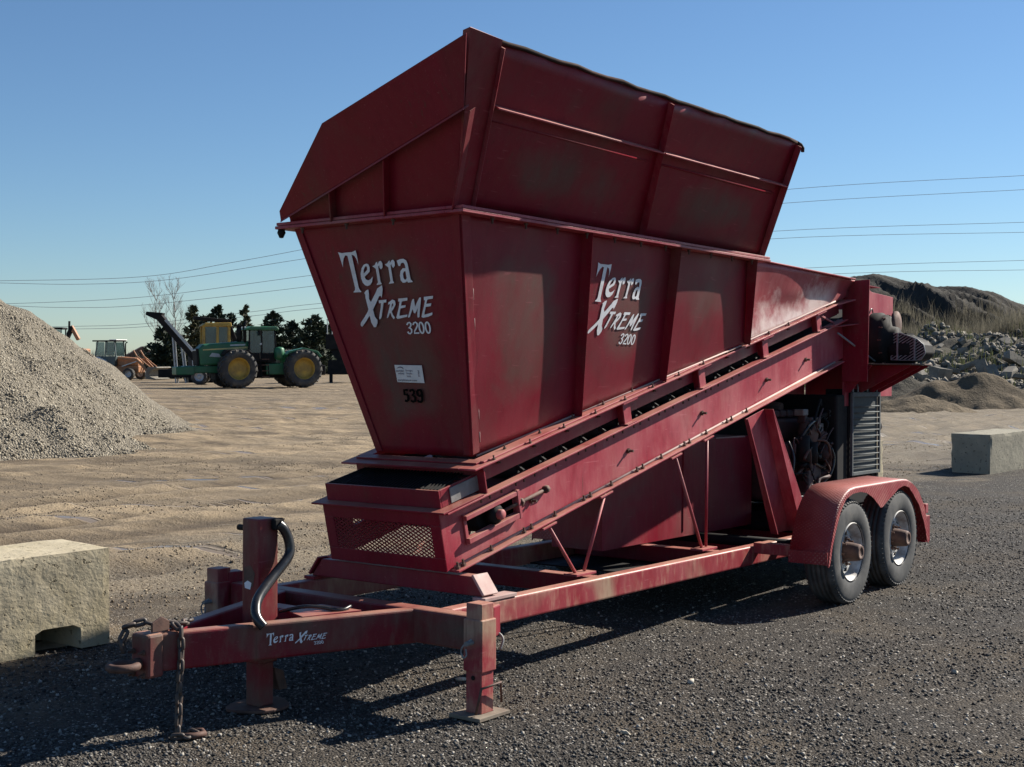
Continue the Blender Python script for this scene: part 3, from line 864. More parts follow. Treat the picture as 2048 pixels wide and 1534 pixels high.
# ---- conveyor channels with bolts
for sy in (-1, 1):
    f = lambda a, b, c: CV(a, b, c)
    yw = sorted((sy * .45, sy * .442))
    yf = sorted((sy * .442, sy * .514))
    # the web has a long take-up slot near the tail
    sl0, sl1, sv0, sv1 = u_of(-3.94, .2), u_of(-3.50, .2), .145, .245
    mb = MB()
    mb.box(U0, sl0, yw[0], yw[1], .012, V_CH - .012, f); mb.box(sl1, U1, yw[0], yw[1], .012, V_CH - .012, f)
    mb.box(sl0, sl1, yw[0], yw[1], .012, sv0, f); mb.box(sl0, sl1, yw[0], yw[1], sv1, V_CH - .012, f)
    ch = part('side_channel', mb, 'red_web', T)
    mb = MB(); mb.box(U0, U1, yf[0], yf[1], V_CH - .012, V_CH, f); part('top_flange', mb, 'red_web', ch, .003)
    mb = MB(); mb.box(U0 + .02, U1 - .16, yf[0], yf[1], 0, .012, f); part('bottom_flange', mb, 'red_web', ch, .003)
    mb = MB(); mb.tube([CV(U0 + .05, sy * .462, .020), CV(U1 - .25, sy * .462, .020)], .009, 6); part('weld_bead', mb, 'bright', ch)
    for k in range(11):
        u = U0 + .36 + k * .325
        if sy < 0 and u < U1 - .2:
            bolt(ch, CV(u, sy * .484, .012), (-SA, 0, CA), 1.0)
            if k % 2:
                bolt(ch, CV(u + .075, sy * .484, .012), (-SA, 0, CA), 1.0)
    if sy < 0:
        bolt(ch, CV(U0 + .05, sy * .484, .012), (-SA, 0, CA), 1.15); bolt(ch, CV(U0 + .10, sy * .484, .012), (-SA, 0, CA), 1.15)
        for xx in (-3.33, -2.24, -1.24, -.20, .52):
            p = CV(u_of(xx, .17), sy * .45, .165); bolt(ch, p, (0, sy, 0), 1.35)
        # pairs of bolt heads hanging under the top flange
        for k in range(30):
            u = U0 + .30 + k * .112 + (.03 if k % 3 == 0 else 0)
            if u < U1 - .1:
                bolt(ch, CV(u, sy * .485, V_CH - .012), (SA, 0, -CA), .9)
    # take-up bearing in its slotted frame
    tk = MB()
    for v0, v1 in ((sv0 - .035, sv0 - .003), (sv1 + .003, sv1 + .03)):
        tk.box(sl0 - .03, sl1 + .03, *sorted((sy * .451, sy * .485)), v0, v1, f)
    tk.box(sl1 + .003, sl1 + .028, *sorted((sy * .451, sy * .487)), sv0 - .04, sv1 + .035, f)
    tk.box(sl0 - .03, sl0 - .004, *sorted((sy * .451, sy * .462)), sv0 - .04, sv1 + .035, f)
    tkp = part('takeup_frame', tk, 'red_web', T, .003)
    uc = sl1 - .19; vc = (sv0 + sv1) / 2
    mb = MB(); mb.lathe([(0, 0), (.062, 0), (.062, .035), (.045, .055), (0, .055)], CV(uc, sy * .43, vc), (0, sy, 0), 20); part('takeup_bearing', mb, 'black_steel', tkp)
    mb = MB(); mb.lathe([(0, 0), (.030, 0), (.030, .075), (.026, .08), (0, .08)], CV(uc, sy * .435, vc), (0, sy, 0), 18); part('tail_shaft_end', mb, 'red_web', tkp)
    mb = MB(); mb.cyl(CV(uc + .05, sy * .47, vc), CV(sl1 + .30, sy * .47, vc), .011, 10); sc = part('takeup_screw', mb, 'rust', tkp)
    mb = MB(); mb.cyl(CV(sl1 + .29, sy * .47, vc), CV(sl1 + .325, sy * .47, vc), .024, 6); part('screw_head', mb, 'rust', tkp)
    mb = MB(); mb.cyl(CV(sl1 + .03, sy * .47, vc), CV(sl1 + .055, sy * .47, vc), .026, 6); part('lock_nut', mb, 'rust', tkp)

# belt, return belt, tail pulley, idlers
UP = u_of(-3.94, .2) + (u_of(-3.50, .2) - u_of(-3.94, .2)) - .19       # tail pulley sits in the take-up bearings
mb = MB(); mb.box(UP, U1 + .7, -.37, .37, .30, .315, CV); part('conveyor_belt', mb, 'belt', T)
mb = MB(); mb.box(UP, U1 + .7, -.37, .37, .075, .087, CV); part('return_belt', mb, 'belt', T)
mb = MB(); mb.cyl(CV(UP, -.40, .195), CV(UP, .40, .195), .108, 24); part('tail_pulley', mb, 'black_steel', T)
for k in range(15):
    u = U0 + .80 + k * .228
    for sy in (-1, 1):
        mb = MB(); mb.cyl(CV(u, sy * .405, V_CH + .026), CV(u, sy * .20, .300), .032, 12); ir = part('idler_roller', mb, 'black_steel', T)
        mb = MB(); mb.bar(CV(u, sy * .45, V_CH + .006), CV(u, sy * .408, V_CH + .034), .022, .022); part('idler_bracket', mb, 'black_steel', ir)

# tail box: framed mesh end, raised grated lid
xe = U0
mb = MB()
for (y0, y1, v0, v1) in ((-.45, .45, .275, V_CH - .003), (-.45, .45, .006, .085), (-.45, -.375, .085, .275), (.375, .45, .085, .275)):
    mb.box(xe - .008, xe, y0, y1, v0, v1, CV)
tb = part('tail_end_frame', mb, 'red_front', T, .003)
mb = MB(); mb.box(xe - .035, xe + .33, -.514, .514, V_CH + .001, V_CH + .012, CV); part('tail_top_plate', mb, 'red_front', T, .002)
mb = MB()
for (y0, y1, u0_, u1_) in ((-.44, .44, xe + .03, xe + .045), (-.44, -.425, xe + .046, xe + .45), (.425, .44, xe + .046, xe + .45)):
    mb.box(u0_, u1_, y0, y1, V_CH + .013, V_CH + .115, CV)
lid = part('lid_frame', mb, 'red_front', T, .002)
mb = MB(); mb.box(xe + .12, xe + .42, -.447, -.4405, V_CH + .018, V_CH + .105, CV); part('lid_patch', mb, 'grey_steel', lid, .002)
mb = MB()
for k in range(34):
    y = -.42 + k * .0255
    mb.bar(CV(xe + .05, y, V_CH + .112), CV(xe + .45, y + .10 if y < .30 else y, V_CH + .112), .006, .012, (-SA, 0, CA))
for k in range(6):
    mb.bar(CV(xe + .07 + k * .07, -.424, V_CH + .106), CV(xe + .07 + k * .07, .424, V_CH + .106), .005, .008, (-SA, 0, CA))
part('lid_grating', mb, 'black_steel', lid)
mb = MB()
def mesh_panel(mb, n, u, y0, y1, v0, v1, r):
    W = y1 - y0; H = v1 - v0; p = W / n; sl = H / (p * 2.2)
    k = -int(sl * n) - 8
    while k < n + 8:
        for s in (1, -1):
            ya = y0 + k * p; yb = ya + s * H * 1.75
            a = np.array([ya, v0]); b = np.array([yb, v1]); t0, t1 = 0.0, 1.0
            d = b - a
            for lo, hi in ((y0, y1),):
                if d[0] > 0: t0 = max(t0, (lo - a[0]) / d[0]); t1 = min(t1, (hi - a[0]) / d[0])
                else: t0 = max(t0, (hi - a[0]) / d[0]); t1 = min(t1, (lo - a[0]) / d[0])
            if t1 - t0 > .02:
                A = a + d * t0; B = a + d * t1
                mb.bar(CV(u + .001 * s, A[0], A[1]), CV(u + .001 * s, B[0], B[1]), r, r, (-CA, 0, -SA))
        k += 1
mesh_panel(mb, 19, xe - .004, -.375, .375, .085, .275, .006)
part('expanded_mesh', mb, 'red_front', tb)
mb = MB()
for (y0, y1) in ((-.45, -.442), (.442, .45)):
    pass
# conveyor pan behind the tail so the mesh shows light only where the belt leaves a gap
# ---- skirt (raised sides carrying the hopper)
US = u_of(-3.84, .44)
for sy in (-1, 1):
    yo = sorted((sy * .425, sy * .433))
    mb = MB(); mb.box(US, U1, yo[0], yo[1], V_CH + .052, V_SK - .012, CV); sk = part('skirt_board', mb, 'red', T, .002)
    mb = MB(); mb.box(US - .10, U1, *sorted((sy * .40, sy * .525)), V_SK - .012, V_SK, CV); part('skirt_flange', mb, 'red_web', sk, .003)
    mb = MB(); mb.box(US + .02, U1 - .4, *sorted((sy * .40, sy * .495)), V_SK + .001, V_SK + .012, CV); part('hopper_foot_flange', mb, 'red_web', T, .003)
    mb = MB(); mb.box(US, U1, *sorted((sy * .395, sy * .412)), V_CH + .040, V_CH + .10, CV); part('skirt_rubber', mb, 'belt', sk)
    for xx in (-2.30, -1.29, -.28, .72):
        u = u_of(xx, .44)
        mb = MB(); mb.box(u - .045, u + .045, *sorted((sy * .472, sy * .484)), V_CH + .002, V_SK - .013, CV)
        po = part('skirt_post', mb, 'red_web', T, .002)
        mb = MB(); mb.box(u - .045, u - .033, *sorted((sy * .434, sy * .4715)), V_CH + .002, V_SK - .013, CV); part('post_flange', mb, 'red', po)
        mb = MB(); mb.box(u - .09, u + .09, *sorted((sy * .462, sy * .522)), V_SK - .024, V_SK - .0125, CV); part('post_cap', mb, 'red_web', po, .002)
        mb = MB(); mb.box(u - .055, u + .065, *sorted((sy * .455, sy * .512)), V_CH + .001, V_CH + .010, CV); part('post_foot', mb, 'red_web', po, .002)
    if sy < 0:
        for k in range(12):
            bolt(sk, CV(US + .10 + k * .36, sy * .507, V_SK), (-SA, 0, CA), .8)
            bolt(sk, CV(US + .28 + k * .36, sy * .452, V_SK + .012), (-SA, 0, CA), .8)
            bolt(sk, CV(US + .22 + k * .36, sy * .433, V_CH + .12), (0, sy, 0), .7)
mb = MB(); mb.box(US, US + .012, -.50, .50, V_CH + .001, V_SK - .013, CV); part('skirt_front_plate', mb, 'red', T, .002)
mb = MB(); mb.box(US - .10, US + .02, -.399, .399, V_SK - .012, V_SK, CV); part('skirt_front_ledge', mb, 'red_front', T, .002)
mb = MB(); mb.box(US - .02, US + .05, -.47, .47, V_SK + .001, V_SK + .012, CV); part('hopper_front_foot', mb, 'red_front', T, .002)

# ---- hopper, lower part
ZT, YT, XF = 2.15, .64, -4.24
TS = .27 / 1.36                              # inward slope of the side walls
def sk_z(x):                                 # height of the skirt top along the conveyor
    return .639 + .236 * (x + 2.056) + (V_SK + .012) * (CA + SA * .236)
def wall_y(z):
    return YT - (ZT - z) * TS
def bulge(x, z):
    ft = 0.0
    for a, b in ((-4.1, -2.95), (-2.95, -1.95), (-1.95, -.9)):
        if a < x < b:
            ft = math.sin(math.pi * (x - a) / (b - a)) * max(0, math.sin(math.pi * max(0, min(1, (z - sk_z(x)) / max(.1, ZT - sk_z(x))))))
    return .012 * ft
def wall_pt(x, z, sy, off=0.0):
    n = Vector((0, sy, -TS * 1.0)).normalized()
    return Vector((x, sy * wall_y(z), z)) + n * (bulge(x, z) + off)
def rib_mb(A, B, n, dA, dB, th=.014, ch=.010):
    X_ = Vector((th, 0, 0))
    mb = MB()
    mb.hexa([A, A + X_, A + X_ + n * (dA - ch), A + n * dA, B, B + X_, B + X_ + n * (dB - ch), B + n * dB])
    return mb
x_bf, z_bf = -3.80, .79
x_tr, x_br = -.90, -.70
for sy in (-1, 1):
    vs = []; fs = []; nu, nv = 60, 24
    for j in range(nv + 1):
        t = j / nv
        for i in range(nu + 1):
            s = i / nu
            xb = x_bf + (x_br - x_bf) * s; xt = XF + (x_tr - XF) * s
            x = xb + (xt - xb) * t
            zb = sk_z(xb)
            if s < .02: zb = max(zb, .79)
            z = zb + (ZT - zb) * t
            vs.append(wall_pt(x, z, sy))
    for j in range(nv):
        for i in range(nu):
            a = j * (nu + 1) + i
            fs.append((a, a + 1, a + nu + 2, a + nu + 1))
    mb = MB(); mb.add(vs, fs, True)
    hw = part('hopper_side', mb, 'red_front', T)
    gv = []
    for j in range(nv + 1):
        t = j / nv
        ribs = [b_ + (t_ - b_) * t for t_, b_ in ((XF, x_bf), (-3.07, -2.83), (-2.0, -1.86), (x_tr, x_br))]
        for i in range(nu + 1):
            v = vs[j * (nu + 1) + i]
            d = min(abs(v.x - r_) for r_ in ribs)
            zz = min(ZT - v.z, (v.z - sk_z(v.x)) * .8)
            gv.append(sm1(.06, .42, d) * sm1(.05, .35, zz))
    set_attr(hw, 'grime', gv)
    so = hw.modifiers.new('thick', 'SOLIDIFY'); so.thickness = .006; so.offset = 0
    for (xt_, xb_, d0, d1) in ((-3.07, -2.83, .085, .07), (-2.0, -1.86, .085, .065), (x_tr + .012, x_br + .012, .085, .05)):
        zb = sk_z(xb_)
        A = wall_pt(xt_, ZT - .003, sy, -.012); B = wall_pt(xb_, zb + .002, sy, -.012)
        n = Vector((0, sy, -TS)).normalized()
        mb = rib_mb(A, B, n, d0 + .012, d1 + .012, .018, .012); part('hopper_rib', mb, 'red', T)
    # corner angle at the front edge
    mb = MB()
    A = wall_pt(XF, ZT - .004, sy, .0045); B = wall_pt(x_bf, .80, sy, .0045)
    mb.prism([A, A + Vector((.075, 0, 0)), B + Vector((.06, 0, .016)), B], (0, sy * .006, 0)); part('corner_strip', mb, 'red', T, .002)
    if sy < 0:
        for k, t in enumerate((.30, .42, .55, .66, .80, .9)):
            p = A.lerp(B, t) + Vector((.076, -.001, 0)); q = A.lerp(B, t + .045) + Vector((.076, -.001, 0))
            mb = MB(); mb.tube([p, q], .0028, 6); part('stitch_weld', mb, 'bright', T)
        mb = MB(); mb.tube([wall_pt(-3.76, sk_z(-3.76) + .006, sy, .006), wall_pt(-1.9, sk_z(-1.9) + .006, sy, .006), wall_pt(-.75, sk_z(-.75) + .006, sy, .006)], .006, 6); part('weld_bead', mb, 'bright', T)
mb = MB()
y0, y1 = wall_y(.79), YT
vs = []; fs = []; gv = []; nu = nv = 28
for j in range(nv + 1):
    t = j / nv
    for i in range(nu + 1):
        q = 2 * i / nu - 1
        yy = q * (y0 + (y1 - y0) * t)
        dent = .004 * math.sin(3.1 * q + 1) * math.sin(math.pi * t) * (1 - q * q)
        vs.append(Vector((x_bf + (XF - x_bf) * t + .003 + dent, yy, .79 + (ZT - .79) * t)))
        gv.append(sm1(.08, .45, min((1 - abs(q)) * .64, .9)) * sm1(.04, .22, t) * sm1(.99, .75, t))
for j in range(nv):
    for i in range(nu):
        a = j * (nu + 1) + i
        fs.append((a, a + 1, a + nu + 2, a + nu + 1))
mb.add(vs, fs, True)
fp = part('hopper_front', mb, 'red_front', T)
set_attr(fp, 'grime', gv)
so = fp.modifiers.new('thick', 'SOLIDIFY'); so.thickness = .006; so.offset = 0
for sy in (-1, 1):
    mb = MB()
    a = Vector((x_bf - .004, sy * y0, .80)); b = Vector((XF - .004, sy * y1, ZT - .004))
    mb.prism([a, b, b + Vector((0, -sy * .055, 0)), a + Vector((0, -sy * .05, 0))], (-.006, 0, -.002)); part('corner_strip', mb, 'red_front', T, .002)
mb = MB(); zb = sk_z(x_br)
mb.prism([(x_br, -wall_y(zb), zb), (x_tr, -YT, ZT), (x_tr, YT, ZT), (x_br, wall_y(zb), zb)], (-.006, 0, 0)); part('hopper_rear', mb, 'red', T)
# double flange between the two halves
for z0, z1, e in ((2.128, 2.146, .0), (2.149, 2.167, .006)):
    mb = MB()
    o_ = .725 - e
    for (a, b, c, d) in ((-4.32 + e, -.68, -o_, -.60), (-4.32 + e, -.68, .60, o_), (-4.32 + e, -4.20, -.60, .60), (-.78, -.68, -.60, .60)):
        mb.box(a, b, c, d, z0, z1)
    part('hopper_flange', mb, 'red_web', T, .003)
for k in range(11):
    bolt(T, (-4.02 + k * .31, -.69, 2.128), (0, 0, -1), 1.0)
for k in range(3):
    bolt(T, (-4.29, .52 - k * .36, 2.128), (0, 0, -1), 1.0)
mb = MB(); mb.lathe([(0, 0), (.02, .0), (.026, .02), (.012, .05), (0, .052)], (-4.29, .70, 2.128), (0, 0, -1), 10); part('corner_bolt', mb, 'black_steel', T)

# ---- hopper, flared upper part (high side towards the viewer, low side for loading)
def up_near(x, t, off=0.0):                  # t 0..1 from flange to rim on the near wall (outer face of ribs = off .05)
    n = Vector((0, -.86, -.51))
    return Vector((x, -.625 - .455 * t, 2.168 + .772 * t)) + n * off
vs = []; fs = []; nu, nv = 40, 12
for j in range(nv + 1):
    t = j / nv
    for i in range(nu + 1):
        s = i / nu
        x = (-4.22 - .50 * t) * (1 - s) + (-.70 - .30 * t) * s
        w = .010 * math.sin(math.pi * t) * math.sin(2 * math.pi * s) + .006 * math.sin(9 * s + 4 * t)
        vs.append(up_near(x, t, w if 0 < t < 1 else 0))
for j in range(nv):
    for i in range(nu):
        a = j * (nu + 1) + i
        fs.append((a, a + 1, a + nu + 2, a + nu + 1))
mb = MB(); mb.add(vs, fs, True); ew = part('extension_side', mb, 'red_front', T)
gv = []
for j in range(nv + 1):
    t = j / nv
    ribs = [b_ + (t_ - b_) * t for b_, t_ in ((-4.16, -4.47), (-2.40, -2.785), (-.70, -1.0))]
    for i in range(nu + 1):
        v = vs[j * (nu + 1) + i]
        d = min(abs(v.x - r_) for r_ in ribs)
        gv.append(sm1(.05, .5, d) * (sm1(.05, .30, t) * sm1(.64, .35, t) if t < .645 else .35 * sm1(.66, .8, t) * sm1(1.0, .85, t)))
set_attr(ew, 'grime', gv)
so = ew.modifiers.new('thick', 'SOLIDIFY'); so.thickness = .007; so.offset = 0
for xb_, xt_ in ((-4.16, -4.47), (-2.40, -2.785), (-.70, -1.0)):
    A = up_near(xb_, .002, -.01); B = up_near(xt_, .985, -.01); n = Vector((0, -.86, -.51))
    mb = rib_mb(A, B, n, .064, .064, .020, .016); part('extension_rib', mb, 'red_web', T)
mb = MB(); n = Vector((0, -.86, -.51))
for xa, xb2 in ((-4.325, -2.645), (-2.63, -.90)):
    A = up_near(xa, .645, .005); B = up_near(xb2, .645, .005)
    mb.prism([A, B, B + n * .05, A + n * .05], (0, -.004, .009))
part('extension_stiffener', mb, 'red_web', T, .002)
mb = MB()
for xa, xb2 in ((-4.29, -2.62), (-2.58, -.88)):
    A = up_near(xa, .56, .004); B = up_near(xb2 - .10, .56, .004)
    mb.tube([A, B], .008, 6)
part('extension_bead', mb, 'red_front', T)
# worn rim
mb = MB()
rimp = [up_near(-4.72 + 3.72 * k / 24, 1.0) + Vector((0, -.004 + .006 * math.sin(k * 1.9), .006 + .004 * math.sin(k * 2.3))) for k in range(25)]
mb.tube(rimp, .013, 8)
mb.tube([rimp[-1], rimp[-1] + Vector((.05, -.01, -.012)), rimp[-1] + Vector((.075, -.015, -.035)), rimp[-1] + Vector((.07, -.015, -.06))], .013, 8)
part('rim_edging', mb, 'rim_dark', T)
# front panel of the extension
def up_front(y, z, off=0.0):
    t = (z - 2.168) / .772
    return Vector((-4.27 - .46 * t - off * .86, y, z - off * .51))
def poly_front(name, P, th, off, mat, parent=T, bev=.003):
    mb = MB(); mb.prism([up_front(y, z, off) for y, z in P], Vector((-.86, 0, -.51)) * th)
    return part(name, mb, mat, parent, bev)
poly_front('extension_front', [(-.64, 2.168), (-1.09, 2.935), (.03, 2.655), (.60, 2.255), (.64, 2.168)], .007, 0, 'red_front')
bandp = poly_front('extension_band', [(-.955, 2.635), (-1.12, 2.945), (.032, 2.665), (.63, 2.255), (.65, 2.205)], .012, .048, 'red_front')
mb = MB(); mb.prism([up_front(-.955, 2.635, .008), up_front(.65, 2.205, .008), up_front(.65, 2.205, .062), up_front(-.955, 2.635, .062)], (0, 0, -.012)); part('band_ledge', mb, 'red', bandp, .002)
for yb, yt, zt in ((-.165, -.31, 2.455), (.252, .172, 2.335), (-.655, -.99, 2.62)):
    mb = MB(); mb.prism([up_front(yb, 2.169, .008), up_front(yt, zt - .004, .008), up_front(yt, zt - .004, .06), up_front(yb, 2.169, .06)], (0, .010, 0)); part('front_rib', mb, 'red', T, .002)
# corner wrap between front and side of the extension
mb = MB()
a = Vector((-4.275, -.655, 2.169)); b = Vector((-4.755, -1.125, 2.95))
mb.add([a, b, b + Vector((.27, .012, -.004)), a + Vector((.10, .0, .0)), a + Vector((.01, .05, 0)), b + Vector((.02, .06, 0))], [(0, 1, 2, 3), (0, 4, 5, 1)])
cw = part('corner_wrap', mb, 'red', T); so = cw.modifiers.new('thick', 'SOLIDIFY'); so.thickness = .006; so.offset = 0
# rear panel and low loading lip on the far side
mb = MB(); mb.prism([(-.72, -.62, 2.168), (-1.0, -1.07, 2.93), (-.90, .03, 2.66), (-.76, .60, 2.25), (-.72, .64, 2.168)], (.007, 0, 0)); part('extension_rear', mb, 'red', T)
mb = MB(); mb.prism([(-4.26, .64, 2.168), (-.72, .64, 2.168), (-.73, .655, 2.235), (-4.28, .655, 2.235)], (0, .007, 0)); part('loading_lip', mb, 'red', T)

# ---- hood behind the hopper up to the head
def hood_mesh(sy):
    vs = []; fs = []; nu, nv = 30, 14
    for j in range(nv + 1):
        t = j / nv
        for i in range(nu + 1):
            s = i / nu
            xb = -.78 + s * 2.08; zb = sk_z(xb)
            zt = 2.15 - .03 * s
            z = zb + (zt - zb) * t
            x = xb + (-.12 * (1 - s)) * t
            y = .488 + .13 * max(0, t - .35) ** 1.3 + .010 * math.sin(7 * s + 2) * math.sin(5 * t) + .015 * math.exp(-((s - .45) / .12) ** 2 - ((t - .55) / .18) ** 2)
            y = y * 1.0 + (.02 * (1 - s) * t)
            vs.append((x, sy * y, z))
    for j in range(nv):
        for i in range(nu):
            a = j * (nu + 1) + i
            fs.append((a, a + 1, a + nu + 2, a + nu + 1))
    mb = MB(); mb.add(vs, fs, True)
    return mb
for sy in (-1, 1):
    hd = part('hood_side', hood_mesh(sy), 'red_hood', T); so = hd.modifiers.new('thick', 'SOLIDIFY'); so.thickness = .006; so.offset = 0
    mb = MB(); mb.hexa([(-.66, sy * .60, 2.152), (1.22, sy * .60, 2.122), (1.22, sy * .545, 2.122), (-.66, sy * .55, 2.152), (-.66, sy * .60, 2.163), (1.22, sy * .60, 2.133), (1.22, sy * .545, 2.133), (-.66, sy * .55, 2.163)]); part('hood_lip', mb, 'red_web', hd, .003)
    if sy < 0:
        mb = MB(); mb.tube([(-.72 + 1.75 * k / 12, -.492 - .004 * (k % 2), sk_z(-.72 + 1.75 * k / 12) + .008) for k in range(13)], .008, 6); part('weld_bead', mb, 'bright', T)
mb = MB(); mb.hexa([(-.66, -.545, 2.140), (1.9, -.545, 2.09), (1.9, .545, 2.09), (-.66, .545, 2.140), (-.66, -.545, 2.147), (1.9, -.545, 2.097), (1.9, .545, 2.097), (-.66, .545, 2.147)]); part('hood_top', mb, 'red', T)
# bulkhead plate and head side plates
for sy in (-1, 1):
    mb = MB(); mb.prism([(1.30, sy * .44, 1.235), (1.30, sy * .675, 1.235), (1.30, sy * .69, 2.125), (1.30, sy * .44, 2.12)], (.012, 0, 0)); part('bulkhead', mb, 'red', T, .002)
    mb = MB(); mb.prism([(1.313, sy * .45, 1.10), (2.44, sy * .45, 1.10), (2.47, sy * .45, 2.04), (1.95, sy * .45, 2.06), (1.85, sy * .45, 2.09), (1.313, sy * .45, 2.10)], (0, -sy * .010, 0)); hs_ = part('head_side', mb, 'red_web', T, .002)
    mb = MB(); mb.prism([(1.02, sy * .474, 1.70), (1.02, sy * .486, 1.70), (1.29, sy * .60, 1.735), (1.29, sy * .474, 1.735)], (0, 0, .008)); part('lip_gusset', mb, 'red_web', T, .002)
    mb = MB(); mb.prism([CV(U1 - .28, sy * .514, V_SK - .011), CV(U1, sy * .514, V_SK - .011), CV(U1, sy * .60, V_SK - .011)], (-SA * .01, 0, CA * .01)); part('lip_gusset', mb, 'red_web', T, .002)
    u = u_of(.72, .44)
    mb = MB(); mb.prism([CV(u + .03, sy * .49, V_SK - .05), CV(u + .03, sy * .478, V_SK - .05), CV(u + .27, sy * .478, V_CH + .012), CV(u + .27, sy * .49, V_CH + .012)], (.03, 0, .012)); part('post_brace', mb, 'red_web', T, .002)
    mb = MB(); mb.prism([CV(u + .12, sy * .45, V_CH + .002), CV(u + .46, sy * .45, V_CH + .002), CV(u + .46, sy * .535, V_CH + .002), CV(u + .20, sy * .535, V_CH + .002)], (-SA * .01, 0, CA * .01)); part('brace_foot', mb, 'red_web', T, .002)
mb = MB(); mb.prism([(2.46, -.44, 1.10), (2.46, .44, 1.10), (2.48, .44, 2.03), (2.48, -.44, 2.03)], (.008, 0, 0)); part('head_rear', mb, 'red', T)
mb = MB(); mb.cyl((1.72, -.44, 1.60), (1.72, .44, 1.60), .17, 28); part('head_pulley', mb, 'black_steel', T)
# head stay rods
mb = MB(); mb.cyl((1.06, -.505, 1.655), (1.60, -.62, 1.42), .009, 8); part('stay_rod', mb, 'galv', T)
mb = MB(); mb.bar((1.31, -.47, 1.96), (1.66, -.53, 1.75), .02, .03); part('stay_bar', mb, 'red_web', T, .003)
mb = MB(); mb.tube(smooth_path([(1.74, -.465, 1.80), (1.78, -.49, 1.85), (1.84, -.49, 1.90), (1.90, -.48, 1.87), (1.93, -.475, 1.78), (1.90, -.47, 1.73)]), .006, 6); part('cable_coil', mb, 'hose', T)
# gear reducer, motor, slatted belt guard
mb = MB(); mb.lathe([(0, 0), (.10, 0), (.10, .05), (.235, .06), (.255, .08), (.255, .15), (.235, .17), (.235, .20), (.215, .24), (.13, .25), (.12, .30), (0, .30)], (1.79, -.46, 1.605), (0, -1, 0), 36); gr = part('gear_reducer', mb, 'black_steel', T)
for k in range(12):
    a = 2 * math.pi * k / 12
    bolt(gr, (1.79 + .225 * math.cos(a), -.66, 1.605 + .225 * math.sin(a)), (0, -1, 0), .9)
mb = MB(); mb.box(1.70, 1.76, -.728, -.722, 1.52, 1.66); part('maker_plate', mb, 'grey_steel', gr)
mb = MB(); mb.lathe([(0, 0), (.115, 0), (.115, .02), (.05, .03), (0, .03)], (1.90, -.69, 1.76), (0, -1, 0), 28); part('torque_arm', mb, 'rust', gr)
mb = MB(); mb.lathe([(0, 0), (.125, 0), (.13, .03), (.13, .20), (.11, .22), (0, .22)], (1.80, -.70, 1.525), (0, -1, 0), 24); mb.box(1.74, 1.92, -.86, -.76, 1.60, 1.67); mt = part('drive_motor', mb, 'black_steel', T)
gb = bpy.data.objects.new('belt_guard', None); COL.objects.link(gb); gb.parent = T
GP = [(-.735, 1.43), (-.735, 1.665), (-.82, 1.668), (-.97, 1.612), (-1.03, 1.56), (-1.045, 1.49), (-1.01, 1.435), (-.95, 1.425)]
mb = MB(); mb.prism([(1.70, y, z) for y, z in GP], (.22, 0, 0)); part('guard_body', mb, 'black_steel', gb, .01)
def clip(p, d, poly):
    t0, t1 = -9.0, 9.0
    c = np.mean(poly, 0)
    for a, b in zip(poly, poly[1:] + poly[:1]):
        e = (b[0] - a[0], b[1] - a[1]); n = (-e[1], e[0])
        if n[0] * (c[0] - a[0]) + n[1] * (c[1] - a[1]) < 0: n = (-n[0], -n[1])
        den = n[0] * d[0] + n[1] * d[1]; num = n[0] * (p[0] - a[0]) + n[1] * (p[1] - a[1])
        if abs(den) < 1e-9: continue
        t = -num / den
        if den > 0: t0 = max(t0, t)
        else: t1 = min(t1, t)
    return t0, t1
for k in range(26):
    p = (-.90, 1.20 + k * .026); d = (-.85, .53)
    t0, t1 = clip(p, d, GP)
    if t1 - t0 > .02:
        mb = MB(); mb.bar((1.688, p[0] + d[0] * t0, p[1] + d[1] * t0), (1.688, p[0] + d[0] * t1, p[1] + d[1] * t1), .008, .011, (1, 0, 0)); part('guard_slat', mb, 'galv', gb)
for y in (-.80, -.955):
    t0, t1 = clip((y, 1.5), (0, 1), GP)
    mb = MB(); mb.bar((1.676, y, 1.5 + t0), (1.676, y, 1.5 + t1), .014, .012, (1, 0, 0)); part('guard_strap', mb, 'galv', gb)
mb = MB(); mb.tube([(1.69, y, z) for y, z in GP], .006, 6, closed=True); part('guard_hoop', mb, 'galv', gb)
# drive shelf with gussets
mb = MB(); mb.prism([(1.313, -.46, 1.385), (2.10, -.46, 1.385), (2.05, -.98, 1.385), (1.55, -.98, 1.385), (1.313, -.70, 1.385)], (0, 0, .012)); sh = part('drive_shelf', mb, 'rust', T, .003)
for xx in (1.34, 1.60, 1.86, 2.04):
    mb = MB(); mb.prism([(xx, -.452, 1.383), (xx, -.95 if xx > 1.5 else -.70, 1.383), (xx, -.93 if xx > 1.5 else -.69, 1.365), (xx, -.50, 1.14), (xx, -.452, 1.14)], (.010, 0, 0)); part('shelf_gusset', mb, 'red', sh, .002)
mb = MB(); mb.box(1.313, 2.06, -.462, -.4515, 1.02, 1.383); part('shelf_apron', mb, 'red', sh, .002)

